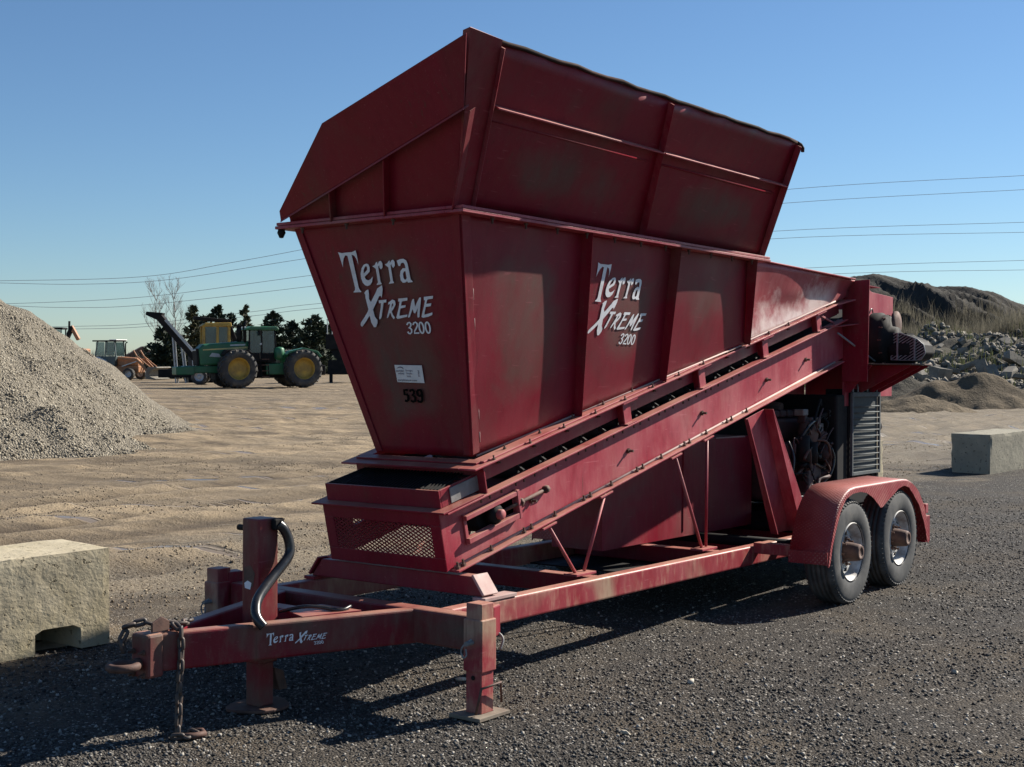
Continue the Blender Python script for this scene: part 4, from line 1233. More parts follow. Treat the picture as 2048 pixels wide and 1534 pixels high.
# ---- engine bay
mb = MB()
mb.prism([(-1.86, .0, .018), (.45, .0, .018), (.45, .0, .775), (-1.25, .0, .775), (-1.86, .0, .64)], (0, .44, 0))
tank = part('fuel_tank', mb, 'red', T, .004)
mb = MB(); mb.box(-1.90, 1.36, -.605, .605, -.118, -.108); part('added_shade_plate', mb, 'black_steel', T)  # added plate between the rails, fills out the shadow on the ground
mb = MB(); mb.box(-.18, .32, -.003, -.0005, .766, .777); part('tank_edge', mb, 'bright', tank)
mb = MB(); mb.box(-.72, -.70, -.008, -.0005, .065, .77); part('tank_seam', mb, 'red', tank)
mb = MB(); mb.box(.46, 2.15, -.56, .56, .02, .125); part('engine_deck', mb, 'black_steel', T)
mb = MB(); mb.box(.46, 1.40, .44, .455, .13, 1.25); part('added_dark_sheet', mb, 'black_steel', T)  # added dark sheet, hides the bright ground behind the engine
mb = MB(); mb.prism([(.46, -.02, .60), (.46, .44, .60), (.46, .44, 1.12), (.46, -.02, 1.12)], (.01, 0, 0)); part('engine_front_panel', mb, 'black_steel', T)
eng = bpy.data.objects.new('engine', None); COL.objects.link(eng); eng.parent = T
mb = MB(); mb.box(.50, 1.10, -.30, .22, .22, .72); part('engine_block', mb, 'engine', eng, .03)
mb = MB(); mb.box(.50, 1.05, -.20, .14, .725, .92); part('cylinder_head', mb, 'engine', eng, .03)
for k in range(4):
    mb = MB(); mb.box(.52 + k * .135, .64 + k * .135, -.17, .10, .925, .99); part('rocker_cover', mb, 'engine', eng, .02)
mb = MB(); mb.lathe([(0, 0), (.10, 0), (.125, .03), (.125, .08), (.09, .11), (.05, .12), (0, .12)], (.80, -.30, .80), (0, -1, 0), 24); part('turbo_housing', mb, 'rust', eng)
mb = MB(); mb.cyl((.60, -.40, .56), (.60, -.40, .78), .055, 20); part('oil_filter', mb, 'black_steel', eng)
mb = MB(); mb.cyl((.74, -.42, .54), (.74, -.42, .72), .045, 20); part('fuel_filter', mb, 'black_steel', eng)
mb = MB(); mb.box(.70, .98, -.40, -.30, .30, .52); part('injection_pump', mb, 'engine', eng, .02)
mb = MB(); mb.lathe([(0, 0), (.11, 0), (.11, .06), (0, .06)], (1.11, -.05, .42), (1, 0, 0), 24); part('crank_pulley', mb, 'black_steel', eng)
mb = MB(); mb.lathe([(0, 0), (.075, 0), (.08, .05), (.08, .12), (.05, .14), (0, .14)], (1.02, -.36, .62), (1, 0, 0), 20); part('alternator', mb, 'engine', eng)
for pts, r_ in (([(1.0, -.28, .86), (1.15, -.34, .80), (1.22, -.40, .65), (1.18, -.42, .50), (1.25, -.40, .38)], .022), ([(.55, -.40, .75), (.62, -.44, .86), (.78, -.43, .90), (.86, -.42, .84)], .014), ([(.95, -.42, .36), (1.05, -.45, .44), (1.10, -.46, .56), (1.06, -.45, .66)], .012), ([(.30, -.36, .30), (.50, -.43, .27), (.80, -.44, .25), (1.10, -.43, .30)], .016), ([(.40, -.36, .74), (.38, -.42, .60), (.34, -.42, .40), (.42, -.40, .28)], .010)):
    mb = MB(); mb.tube(smooth_path(pts), r_, 8); part('engine_hose', mb, 'hose', eng)
er = random.Random(12)
for k in range(26):
    x0, z0 = er.uniform(.50, 1.25), er.uniform(.20, 1.0)
    P_e = [(x0, -.34 - er.uniform(0, .06), z0)]
    for q in range(4):
        x0 = min(1.32, max(.47, x0 + er.uniform(-.16, .20))); z0 = min(1.08, max(.17, z0 + er.uniform(-.18, .18)))
        P_e.append((x0, -.36 - er.uniform(0, .10), z0))
    mb = MB(); mb.tube(smooth_path(P_e, 4), er.choice((.006, .008, .012, .018)), 7); part('engine_hose', mb, er.choice(('hose', 'black_steel', 'rust', 'engine')), eng)
for k in range(16):
    x0, z0 = er.uniform(.50, 1.15), er.uniform(.22, .98); w_, h_ = er.uniform(.03, .11), er.uniform(.03, .10)
    mb = MB(); mb.box(x0, x0 + w_, -.37 - er.uniform(0, .05), -.30, z0, z0 + h_); part('engine_fitting', mb, er.choice(('engine', 'black_steel', 'engine', 'grey_steel')), eng, .008)
mb = MB(); mb.tube([(1.16 + .0 * a, -.05 + .15 * math.cos(a), .55 + .24 * math.sin(a)) for a in np.linspace(0, 2 * math.pi, 25)[:-1]], .012, 6, closed=True); part('drive_belt', mb, 'rubber', eng)
mb = MB(); mb.cyl((.80, -.10, 1.0), (.80, .15, 1.04), .05, 14); part('exhaust_pipe', mb, 'rust', eng)
mb = MB(); mb.cyl((2.09, -.30, .80), (2.33, -.36, .82), .05, 16); part('tail_pipe', mb, 'black_steel', T)
# radiator standing beside the engine, grille towards the near side
rad = bpy.data.objects.new('radiator', None); COL.objects.link(rad); rad.parent = T
mb = MB(); mb.box(1.40, 2.05, -.47, -.24, .14, 1.17); part('radiator_tank', mb, 'black_steel', rad, .01)
mb = MB(); mb.box(1.44, 2.01, -.478, -.4705, .42, 1.12); part('radiator_core', mb, 'radcore', rad)
mb = MB()
for (a, b, c, d) in ((1.40, 1.425, .40, 1.14), (2.025, 2.05, .40, 1.14), (1.4255, 2.0245, .40, .43), (1.4255, 2.0245, 1.10, 1.14)):
    mb.box(a, b, -.500, -.4785, c, d)
part('grille_frame', mb, 'grille', rad, .003)
for k in range(11):
    z = .475 + k * .054
    mb = MB(); mb.tube([(1.427, -.494, z), (2.023, -.494, z)], .0055, 6); part('grille_bar', mb, 'grille', rad)
for k in range(6):
    x = 1.44 + k * .11
    mb = MB(); mb.tube(smooth_path([(x, -.485, 1.142), (x, -.485, 1.19), (x + .02, -.46, 1.215), (x + .02, -.40, 1.22)], 4), .008, 6); part('grille_hook', mb, 'galv', rad)
    mb = MB(); mb.prism([(x, -.484, .395), (x + .05, -.484, .395), (x + .05, -.484, .33), (x + .025, -.484, .30), (x, -.484, .33)], (0, .004, 0)); part('skirt_flap', mb, 'black_steel', rad)
mb = MB(); mb.box(1.395, 1.3975, -.36, -.30, .80, .93); part('warning_label', mb, 'sticker', rad)
mb = MB(); mb.box(1.15, 1.395, -.46, .40, .14, 1.12); part('fan_shroud', mb, 'black_steel', T, .02)

# ---- axles, wheels, fenders
WC = (-.46, .487)
def wheel(parent_xyz, sy):
    w = bpy.data.objects.new('wheel', None); COL.objects.link(w); w.parent = T
    # tyre (own frame: axis along y, outer face at -y for sy<0)
    Rr, Wd = .388, .235
    prof = []
    def rim_prof():
        return [(.205, .085), (.215, .102), (.235, .112), (.29, .1165), (.335, .113), (.362, .104), (.378, .090)]
    outer = rim_prof()
    tread = [(.386, .082)]
    for g in (.055, .020, -.020, -.055):
        tread += [(.388, g + .006), (.377, g + .004), (.377, g - .004), (.388, g - .006)]
    tread += [(.386, -.082)]
    prof = outer + tread + [(r_, -t) for r_, t in outer[::-1]]
    mb = MB(); mb.lathe(prof, (0, 0, 0), (0, sy, 0), 72)
    # shoulder lugs
    for k in range(60):
        a = 2 * math.pi * k / 60
        for s in (1, -1):
            c = Vector((math.cos(a), 0, math.sin(a))); tg = Vector((-math.sin(a), 0, math.cos(a)))
            mb.bar(c * .381 + Vector((0, s * .078, 0)), c * .362 + Vector((0, s * .1085, 0)), .020, .010, c)
    ty = part('tyre', mb, 'tyre', w)
    # rim: barrel and slotted disc
    mb = MB(); mb.lathe([(.213, .112), (.219, .104), (.208, .094), (.196, .082), (.186, .05), (.180, -.02), (.196, -.09), (.219, -.104)], (0, 0, 0), (0, sy, 0), 56)
    rm = part('rim', mb, 'silver', w)
    mb = MB(); yd = sy * .018
    nh = 8
    def ringp(r_, a, dy):
        return (r_ * math.cos(a), sy * (.036 + dy), r_ * math.sin(a))
    rr = [(.060, .012), (.105, .018), (.122, .020), (.152, .012), (.182, -.012)]
    for k in range(nh * 6):
        a0 = 2 * math.pi * k / (nh * 6); a1 = 2 * math.pi * (k + 1) / (nh * 6)
        for i in range(4):
            if i == 2 and k % 6 in (1, 2, 3):
                continue
            if i == 1 and k % 6 == 2:
                pass
            q = [ringp(rr[i][0], a0, rr[i][1]), ringp(rr[i + 1][0], a0, rr[i + 1][1]), ringp(rr[i + 1][0], a1, rr[i + 1][1]), ringp(rr[i][0], a1, rr[i][1])]
            mb.add(q, [(0, 1, 2, 3)], True)
    ds = part('wheel_disc', mb, 'silver', w); so = ds.modifiers.new('thick', 'SOLIDIFY'); so.thickness = .006; so.offset = 0
    mb = MB(); mb.lathe([(0, 0), (.078, 0), (.074, .02), (.066, .09), (.060, .13), (.052, .142), (.034, .142), (.032, .136), (0, .136)], (0, sy * .034, 0), (0, sy, 0), 28); part('hub', mb, 'rust', w)
    for k in range(8):
        a = 2 * math.pi * (k + .5) / 8
        o = bolt(w, (.092 * math.cos(a), sy * .054, .092 * math.sin(a)), (0, sy, 0), 1.1)
    mb = MB(); mb.lathe([(0, 0), (.17, 0), (.17, .06), (0, .06)], (0, -sy * .02, 0), (0, -sy, 0), 28); part('brake_drum', mb, 'black_steel', w)
    w.location = parent_xyz
    return w
for sy in (-1, 1):
    for xc in WC:
        yc = sy * (1.295 - .1175)
        zz = gz(xc, yc) + .377
        w = wheel((xc, yc, zz), sy)
        w.rotation_euler = (0, random.uniform(0, 1), 0)
for xc in WC:
    mb = MB(); mb.cyl((xc, -1.12, gz(xc, 0) + .377), (xc, 1.12, gz(xc, 0) + .377), .045, 16); part('axle', mb, 'black_steel', T)
TOPP = [(-.93, -.075), (-.90, .05), (-.80, .264), (-.705, .361), (-.62, .412), (-.536, .441), (-.44, .450), (-.30, .451), (.40, .455), (.514, .454), (.61, .445), (.70, .42), (.78, .385), (.847, .342), (.93, .26), (.99, .18), (1.04, .08), (1.068, -.01), (1.071, -.087)]
LOWP = [(-.90, -.074), (-.865, .05), (-.79, .19), (-.72, .30), (-.625, .381), (-.5, .412), (-.36, .417), (-.24, .40), (-.12, .358), (.0, .29), (.039, .268), (.08, .275), (.16, .31), (.273, .347), (.4, .395), (.515, .411), (.62, .39), (.724, .325), (.85, .23), (.95, .10), (1.02, -.02), (1.03, -.086)]
for sy in (-1, 1):
    vs = []; fs = []
    for x, z in TOPP:
        vs += [(x, sy * 1.0, z + .018), (x, sy * 1.285, z + .006), (x, sy * 1.302, z - .008)]
    for i in range(len(TOPP) - 1):
        a = i * 3
        fs += [(a, a + 1, a + 4, a + 3), (a + 1, a + 2, a + 5, a + 4)]
    mb = MB(); mb.add(vs, fs, True)
    fd = part('fender', mb, 'tread', T); so = fd.modifiers.new('thick', 'SOLIDIFY'); so.thickness = .006; so.offset = 0
    P = [Vector((x, sy * 1.302, z - .008)) for x, z in TOPP]; Q = [Vector((x, sy * 1.302, z)) for x, z in LOWP]
    def samp(PL, n):
        xs = [p.x + .0001 * i for i, p in enumerate(PL)]; L = [0]
        for i in range(1, len(PL)):
            L.append(L[-1] + (PL[i] - PL[i - 1]).length)
        out = []
        for k in range(n + 1):
            s = L[-1] * k / n
            i = min(max(j for j in range(len(L)) if L[j] <= s + 1e-9), len(PL) - 2)
            out.append(PL[i].lerp(PL[i + 1], (s - L[i]) / (L[i + 1] - L[i])))
        return out
    # skirt strip, matched by x so the cusp hangs straight down
    xs_ = np.linspace(-.93, 1.071, 90)
    tz_ = np.interp(xs_, [p[0] for p in TOPP], [p[1] for p in TOPP]); lz_ = np.interp(xs_, [p[0] for p in LOWP], [p[1] for p in LOWP])
    vs = []; fs = []
    for x, a, b in zip(xs_, tz_, lz_):
        vs += [(x, sy * 1.303, a - .006), (x, sy * 1.303, min(b, a - .012))]
    for i in range(len(xs_) - 1):
        fs.append((2 * i, 2 * i + 1, 2 * i + 3, 2 * i + 2))
    mb = MB(); mb.add(vs, fs, False); ss = part('fender_skirt', mb, 'tread', T); so = ss.modifiers.new('thick', 'SOLIDIFY'); so.thickness = .006; so.offset = 0
    mb = MB(); mb.prism([(-.93, sy * 1.0, -.07), (-.93, sy * 1.30, -.07), (-.93, sy * 1.30, .02), (-.93, sy * 1.0, .02)], (-.008, 0, 0)); part('fender_front_edge', mb, 'tread', T)
    mb = MB(); mb.box(-.90, -.80, *sorted((sy * .701, sy * 1.22)), -.035, .045); fb = part('fender_arm', mb, 'red_rail', T, .005)
    mb = MB(); mb.box(-.89, -.81, *sorted((sy * 1.2205, sy * 1.226)), -.025, .035); part('arm_cap', mb, 'grey_steel', fb)
    mb = MB(); mb.box(1.10, 1.18, *sorted((sy * .701, sy * 1.24)), -.035, .045); part('fender_arm', mb, 'red_rail', T, .005)
    mb = MB(); mb.box(1.09, 1.20, *sorted((sy * 1.20, sy * 1.27)), -.10, .12); tl = part('tail_lamp_box', mb, 'red', T, .006)
    mb = MB(); mb.box(1.10, 1.16, *sorted((sy * 1.21, sy * 1.27)), .14, .22); part('marker_lamp', mb, 'red_web', T, .006)
mb = MB(); mb.box(1.36, 1.46, -1.15, 1.15, -.06, .10); part('rear_bumper', mb, 'red', T, .01)

# ------------------------------------------------------------------ lettering (outlines in sign-writer units, mapped onto the plates)
GL = {
 'T': ([(168,103),(205,113),(250,109),(300,107),(335,93),(347,140),(358,222),(342,172),(322,140),(297,130),(358,425),(368,445),(382,460),(382,466),(308,468),(310,460),(322,448),(324,428),(258,138),(238,134),(222,160),(214,200),(213,240),(196,182),(180,130)], None),
 'e': ([(414,330),(462,286),(463,248),(452,222),(435,212),(408,222),(387,252),(378,300),(383,345),(397,382),(418,405),(440,412),(465,403),(482,378),(490,328),(468,352),(447,362),(426,352)], [(406,302),(407,268),(418,242),(430,234),(439,246),(439,268)]),
 'r1': ([(487,238),(508,228),(520,205),(531,199),(534,222),(548,197),(565,192),(578,215),(580,250),(565,268),(552,250),(550,232),(540,242),(560,375),(570,392),(570,398),(525,405),(526,396),(537,380),(518,262),(505,250)], None),
 'r2': ([(600,225),(622,215),(633,197),(644,191),(646,214),(660,190),(675,185),(688,205),(690,238),(676,258),(662,240),(660,224),(652,234),(672,368),(682,385),(682,390),(636,396),(637,388),(650,372),(632,252),(617,240)], None),
 'a': ([(707,195),(735,183),(765,180),(790,195),(803,225),(830,360),(848,378),(846,384),(805,388),(800,375),(780,388),(760,388),(742,368),(735,325),(740,285),(760,262),(785,262),(778,232),(768,215),(750,215),(742,226),(738,243),(722,240)], [(767,345),(762,312),(769,292),(783,287),(796,348),(783,362),(773,358)]),
 'X': ([(408,475),(425,452),(447,442),(452,480),(452,530),(470,555),(515,470),(530,435),(572,406),(578,440),(575,480),(568,520),(560,500),(545,505),(520,560),(488,625),(505,690),(528,720),(528,745),(515,783),(495,785),(470,740),(462,700),(455,680),(420,735),(395,770),(383,782),(370,768),(372,745),(410,690),(440,640),(445,620),(430,560),(420,520),(418,490)], None),
 'T2': ([(540,542),(612,535),(610,560),(586,563),(566,690),(560,705),(548,715),(544,700),(560,600),(562,566),(545,568)], None),
 'R': ([(640,555),(665,535),(690,545),(695,580),(675,620),(660,640),(670,670),(688,695),(678,712),(660,690),(648,655),(640,660),(628,695),(615,703),(618,680),(640,600),(645,575),(628,580),(630,560)], [(661,578),(672,566),(673,585),(656,612)]),
 'E1': ([(720,527),(800,520),(800,545),(760,550),(750,555),(743,590),(785,585),(783,605),(738,615),(730,665),(729,680),(800,668),(798,688),(750,700),(712,708),(700,695),(705,680),(720,620),(726,590),(730,552),(718,554)], None),
 'M': ([(805,690),(820,640),(835,560),(845,535),(858,530),(868,600),(885,560),(905,520),(920,518),(918,560),(910,640),(907,690),(893,697),(888,680),(891,612),(880,640),(868,660),(855,650),(848,620),(835,650),(822,690),(810,697)], None),
 'E2': ([(945,514),(1025,505),(1022,530),(985,535),(974,540),(966,575),(1010,570),(1005,595),(962,602),(952,650),(951,670),(1020,650),(1018,672),(985,688),(940,697),(925,690),(930,660),(945,600),(955,546),(945,541)], None),
}
def el(cx, cy, rx, ry, sh, n=22):
    return [(cx + rx * math.cos(2 * math.pi * k / n) + sh * math.sin(2 * math.pi * k / n), cy + ry * math.sin(2 * math.pi * k / n)) for k in range(n + 1)]
ST = {   # stroked digits: polyline, width
 '3': ([(796,762),(803,745),(818,739),(830,750),(831,768),(822,782),(812,786),(826,790),(838,804),(838,826),(826,840),(812,836),(803,822)], 14),
 '2': ([(850,762),(856,744),(872,737),(886,748),(888,768),(878,792),(866,815),(862,834),(906,833)], 14),
 '0a': (el(925, 786, 19, 48, 8), 14), '0b': (el(980, 784, 19, 48, 8), 14),
}
SN = {'5': ([(803,1356),(768,1358),(774,1400),(792,1396),(806,1412),(808,1440),(798,1460),(776,1456)], 23),
      '3': ([(823,1372),(828,1356),(846,1352),(858,1366),(856,1388),(842,1402),(858,1408),(872,1428),(868,1454),(850,1464),(832,1452)], 21),
      '9': ([(926,1398),(908,1408),(892,1396),(886,1370),(896,1352),(914,1350),(926,1366),(932,1400),(934,1440),(922,1464),(902,1460),(894,1446)], 21)}
LF = math.hypot(.44, 1.36)
def glyph_uv(p):
    zx, zy = p
    return (.000853 * zx - .000177 * zy - .449094, -.000025 * zx - .000664 * zy + 1.326022)
def on_front(u, v, off=.0085):
    t = v / LF
    return Vector((-3.80 - .44 * t, -u, .79 + 1.36 * t)) + Vector((-1.36, 0, -.44)) / LF * off
def on_side(u, v):
    x = 1.050493 * u + .106737 * v - 2.643909; z = -.011724 * u + .969224 * v + .754638
    return wall_pt(x, z, -1, .007)
D_ = Vector((1.30, -.515, 0)).normalized(); O_ = Vector((D_.y, -D_.x, 0))
def tong(A):
    def f(u, v):
        s = A[0][0] * u + A[0][1] * v + A[0][2]; z = A[1][0] * u + A[1][1] * v + A[1][2]
        return Vector((-5.77, -.03, z)) + D_ * s + O_ * .0125
    return f
def letter_mesh(outer, hole, fn):
    loops = [[Vector((*glyph_uv(p), 0)) for p in outer]]
    if hole:
        loops.append([Vector((*glyph_uv(p), 0)) for p in hole])
    tri = tessellate_polygon(loops)
    pts = [p for l in loops for p in l]
    mb = MB(); mb.add([fn(p.x, p.y) for p in pts], [tuple(t) for t in tri])
    return mb
def stroke_mesh(pl, w, fn):
    mb = MB(); P = [Vector((x, y)) for x, y in pl]; vs = []; fs = []
    cl = (P[0] - P[-1]).length < 1e-3
    for i, p in enumerate(P):
        a = P[i - 1] if i > 0 else (P[-2] if cl else p); b = P[i + 1] if i < len(P) - 1 else (P[1] if cl else p)
        d = (b - a).normalized(); n = Vector((-d.y, d.x)) * w / 2
        for q in (p + n, p - n):
            vs.append(fn(*glyph_uv(q)))
    for i in range(len(P) - 1):
        fs.append((2 * i, 2 * i + 1, 2 * i + 3, 2 * i + 2))
    mb.add(vs, fs)
    return mb
def logo(name, f1, f2, f3, label):
    root = bpy.data.objects.new(name, None); COL.objects.link(root); root.parent = T; root['label'] = label
    for k, (o_, h_) in GL.items():
        part('letter', letter_mesh(o_, h_, f1 if k in ('T', 'e', 'r1', 'r2', 'a') else f2), 'white_letter', root)
    for k, (pl, w) in ST.items():
        part('digit', stroke_mesh(pl, w, f3), 'white_letter', root)
logo('lettering', on_front, on_front, on_front, 'white name and 3200 on the front of the hopper')
logo('lettering', on_side, on_side, on_side, 'white name and 3200 on the side of the hopper')
logo('lettering', tong(((.276809, .018616, .621018), (.004011, .247197, -.338894))), tong(((.292146, -.010129, .79242), (-.005081, .249623, -.295362))), tong(((.287813, -.076614, .842124), (.005397, .232668, -.284638))), 'small worn white name on the tongue beam')
un = bpy.data.objects.new('unit_number', None); COL.objects.link(un); un.parent = T; un['label'] = 'black number 539 on the hopper front'
for k, (pl, w) in SN.items():
    part('digit', stroke_mesh(pl, w, on_front), 'black_letter', un)
# white auction sticker
q0 = [glyph_uv(p) for p in ((680, 1128), (927, 1125), (952, 1285), (708, 1286))]
mb = MB(); mb.prism([on_front(u, v, .0065) for u, v in q0], Vector((-1.36, 0, -.44)) / LF * .002)
stk = part('sticker', mb, 'sticker', T)
def text_part(body, zx, zy, size, parent, rot=0.0, sx=.9):
    cu = bpy.data.curves.new('t', 'FONT'); cu.body = body; cu.size = 1.0
    to = bpy.data.objects.new('t', cu); COL.objects.link(to)
    me = bpy.data.meshes.new_from_object(to)
    bpy.data.objects.remove(to)
    c, s = math.cos(rot), math.sin(rot)
    e1 = Vector((glyph_uv((zx + 1, zy))[0] - glyph_uv((zx, zy))[0], 0)); k = size
    for v in me.vertices:
        lx, ly = v.co.x * k * sx, v.co.y * k
        # skew of the sticker: its edges lean with the plate
        gx_, gy_ = lx * c - ly * s, lx * s + ly * c
        u, w = glyph_uv((zx + gx_ - gy_ * .16, zy - gy_))
        v.co = on_front(u, w, .0105)
    return part('print', me, 'purple_ink', parent)
for body, zx, zy, sz in (('purple', 700, 1188, 30), ('wave', 716, 1212, 30), ('Straight.', 784, 1182, 23), ('Simple.', 790, 1208, 23), ('Sold.', 796, 1234, 23), ('purplewave.com', 716, 1272, 29)):
    text_part(body, zx, zy, sz, stk)
text_part('EF9463', 915, 1228, 23, stk, math.pi / 2)
mb = MB()
arc0 = [(702, 1160), (716, 1146), (736, 1140), (756, 1146), (768, 1166), (752, 1153), (734, 1149), (716, 1153)]
loops = [[Vector((*glyph_uv(p), 0)) for p in arc0]]
mb.add([on_front(p.x, p.y, .0105) for p in loops[0]], [tuple(t) for t in tessellate_polygon(loops)]); part('print', mb, 'purple_ink', stk)

# ------------------------------------------------------------------ right-hand background: spoil mound, rubble, brush
def WX(px, D):
    return (px - 1024) * D / 2651.4
def WZ(py, D):
    return 1.83 + (710 - py) * D / 2651.4
def m_soil(name, a, b, c3):
    k = N(name)
    P = k.pos()
    f = k.noise(P, .35, 6, .65); g = k.noise(P, 2.2, 6, .7); h = k.noise(P, 9, 4, .7)
    c = k.mix(k.ramp(f, .35, .65), a, b)
    c = k.mix(k.ramp(g, .48, .7, 0, .6), c, c3)
    c = k.mix(k.ramp(h, .55, .75, 0, .5), c, tuple(x * .45 for x in a))
    k.bump(k.math('ADD', g, k.math('MULTIPLY', h, .5)), .7, .18)
    return k.done(c, .95, 0, .15)
MAT['spoil'] = m_soil('dark_spoil_earth', (.032, .030, .028), (.056, .051, .046), (.044, .046, .036))
MAT['bank'] = m_soil('grey_rubble_bank', (.055, .049, .040), (.105, .094, .075), (.05, .052, .035))
MAT['sand'] = m_soil('tan_sandy_soil', (.085, .067, .046), (.165, .13, .088), (.06, .05, .036))
def mound_z(X, Y):
    # long steep-sided spoil mound, its crest falling towards the right
    px = 1024 + X * 2651.4 / np.maximum(Y, 1)
    crest = np.interp(px, [1180, 1320, 1560, 1700, 1745, 1800, 1860, 1940, 1985, 2015, 2048, 2120, 2250, 2500], [0, 2.0, 7.0, 7.8, 7.9, 7.4, 7.2, 7.0, 6.6, 6.0, 5.5, 4.9, 4.2, 3.6])
    crest = crest + fbm(X * .5, Y * .1, 3, 88) * .22
    face = smooth(80, 101, Y)
    rill = (fbm(X * 1.1 + (Y - 90) * .5, Y * .10, 4, 44) * 3.6 + fbm(X * .3, Y * .3, 3, 45) * 1.0) * (face * (1 - face) * 2.6 + .12 * face)
    back = 1 - smooth(112, 130, Y)
    return (crest * face + rill) * back - .05
xs = np.arange(4, 66, .3); ys = np.arange(74, 132, .3)
X, Y = np.meshgrid(xs, ys)
o = link('spoil_mound', grid_mesh('spoil_mound', xs, ys, mound_z(X, Y)), 'spoil')
tag(o, kind='structure')
def bank_z(X, Y):
    px = 1024 + X * 2651.4 / np.maximum(Y, 1)
    h = 2.3 * smooth(52, 74, Y) * smooth(1560, 1900, px) + .5 * smooth(46, 54, Y) * smooth(1700, 1850, px)
    return h * (1 + fbm(X * .3, Y * .3, 3, 71) * .5) * (1 - smooth(84, 92, Y)) + fbm(X * .9, Y * .9, 3, 73) * .28 * smooth(44, 52, Y) * smooth(1500, 1750, px) - .10
xs = np.arange(6, 50, .35); ys = np.arange(43, 92, .35)
X, Y = np.meshgrid(xs, ys)
o = link('rubble_bank', grid_mesh('rubble_bank', xs, ys, bank_z(X, Y)), 'bank')
tag(o, kind='structure')
for i, (px, D, rx, ry, h, m, lab) in enumerate([
        (1950, 47, 4.4, 2.2, 1.25, 'sand', 'long low tan dirt mound in front of the concrete rubble'),
        (1842, 43, 1.9, 1.2, .62, 'sand', 'small dark dirt mound just right of the conveyor drive'),
        (1815, 50, 3.0, 1.6, .85, 'bank', 'small grey dirt mound between the conveyor drive and the rubble')]):
    xs = np.arange(-rx * 1.25, rx * 1.25, .12); ys = np.arange(-ry * 1.25, ry * 1.25, .12)
    X, Y = np.meshgrid(xs, ys)
    r_ = np.sqrt((X / rx) ** 2 + (Y / ry) ** 2) + fbm(X * .6, Y * .6, 3, 90 + i) * .35
    Z = h * np.clip(1 - r_, -.05, 1) ** 1.0 * np.where(r_ < 1, 1, 0) + np.where(r_ < 1, fbm(X * 2.2, Y * 2.2, 3, 95 + i) * .12, -.08)
    o = link('dirt_mound', grid_mesh('dirt_mound', xs, ys, Z), m)
    xx = WX(px, D); o.location = (xx, D, float(bank_z(np.array([xx]), np.array([float(D)]))[0]) if D > 44 else 0)
    tag(o, lab, 'dirt mound')
# broken concrete: every chunk is a thing of its own
rng = np.random.default_rng(5)
def chunk_mesh(seed, sx, sy, sz):
    r2 = np.random.default_rng(seed)
    bm = bmesh.new()
    P = r2.uniform(-.5, .5, (13, 3)) * 1.0
    P[:8] = np.array([[a, b, c] for a in (-.5, .5) for b in (-.5, .5) for c in (-.5, .5)]) * r2.uniform(.65, 1.0, (8, 3))
    for p in P:
        bm.verts.new((p[0] * sx, p[1] * sy, p[2] * sz))
    bmesh.ops.convex_hull(bm, input=bm.verts)
    for v in [v for v in bm.verts if not v.link_faces]:
        bm.verts.remove(v)
    me = bpy.data.meshes.new('rubble_chunk'); bm.to_mesh(me); bm.free()
    me.materials.append(MAT['rubble'])
    return me
CH = [chunk_mesh(100 + i, *s) for i, s in enumerate([(1, .7, .3), (1, .8, .5), (.9, .6, .6), (1, .45, .28), (1, .9, .2), (.8, .8, .6), (1, .6, .4), (1.0, .3, .3)])]
spots = [(1965, 712, 60, 1.7, 1, (1.2, .2, .3)), (1985, 735, 58, 1.1, 0, (.3, .9, 1.0)), (1925, 688, 66, 1.0, 5, (.1, .1, .2)), (2010, 692, 70, 1.5, 2, (.2, .4, .5)), (2036, 690, 68, 1.0, 4, (.5, .2, .1)), (1880, 722, 58, 1.6, 5, (.2, .1, .4)), (1862, 735, 57, 1.0, 2, (.1, .3, .9)), (1905, 716, 60, 1.1, 0, (.3, .1, .2)), (1940, 716, 61, 1.6, 3, (.1, .4, .3)), (2030, 722, 62, 2.4, 7, (.1, -.35, .25)), (2020, 735, 58, 1.6, 3, (.05, .3, .1)), (1840, 740, 55, .9, 1, (.3, .5, .2)), (1970, 690, 66, 1.0, 6, (.5, .3, .8)), (2042, 745, 55, 1.3, 4, (.1, .1, .2)), (1895, 700, 64, .9, 6, (.3, .2, .1)), (1990, 760, 52, .9, 0, (.2, .2, .6))]
for i in range(150):
    px = rng.uniform(1800, 2090); D = rng.uniform(50, 76)
    spots.append((px, None, D, rng.uniform(.22, .75), int(rng.integers(0, 8)), tuple(rng.uniform(-.6, .6, 3))))
for i, (px, py, D, s, k, rot) in enumerate(spots):
    x = WX(px, D)
    z = float(bank_z(np.array([x]), np.array([float(D)]))[0]) + s * .12
    if py:
        z = max(z, WZ(py, D) - s * .1)
        z = min(z, float(bank_z(np.array([x]), np.array([float(D)]))[0]) + s * .28)
    o = link('rubble_chunk', CH[k])
    o.location = (x, D, z); o.rotation_euler = (rot[0], rot[1], rot[2] * 4 + i); o.scale = (s * .68, s * .68, s * .68)
    BL = {1: 'upright broken slab leaning on the tallest slab of the rubble bank', 2: 'squarish concrete piece standing on top of the rubble bank crest', 3: 'large tilted slab high on the right of the rubble bank', 5: 'big rounded grey lump at the left end of the rubble bank', 9: 'long beam of broken concrete leaning across the rubble bank', 10: 'long thin concrete piece below the leaning beam'}
    if i in BL:
        tag(o, BL[i], 'concrete rubble', 'broken concrete on the bank')
    elif i == 0:
        tag(o, 'tallest upright slab of broken concrete in the rubble bank', 'concrete rubble', 'broken concrete on the bank')
    else:
        tag(o, 'grey piece of broken concrete lying in the rubble bank', 'concrete rubble', 'broken concrete on the bank')

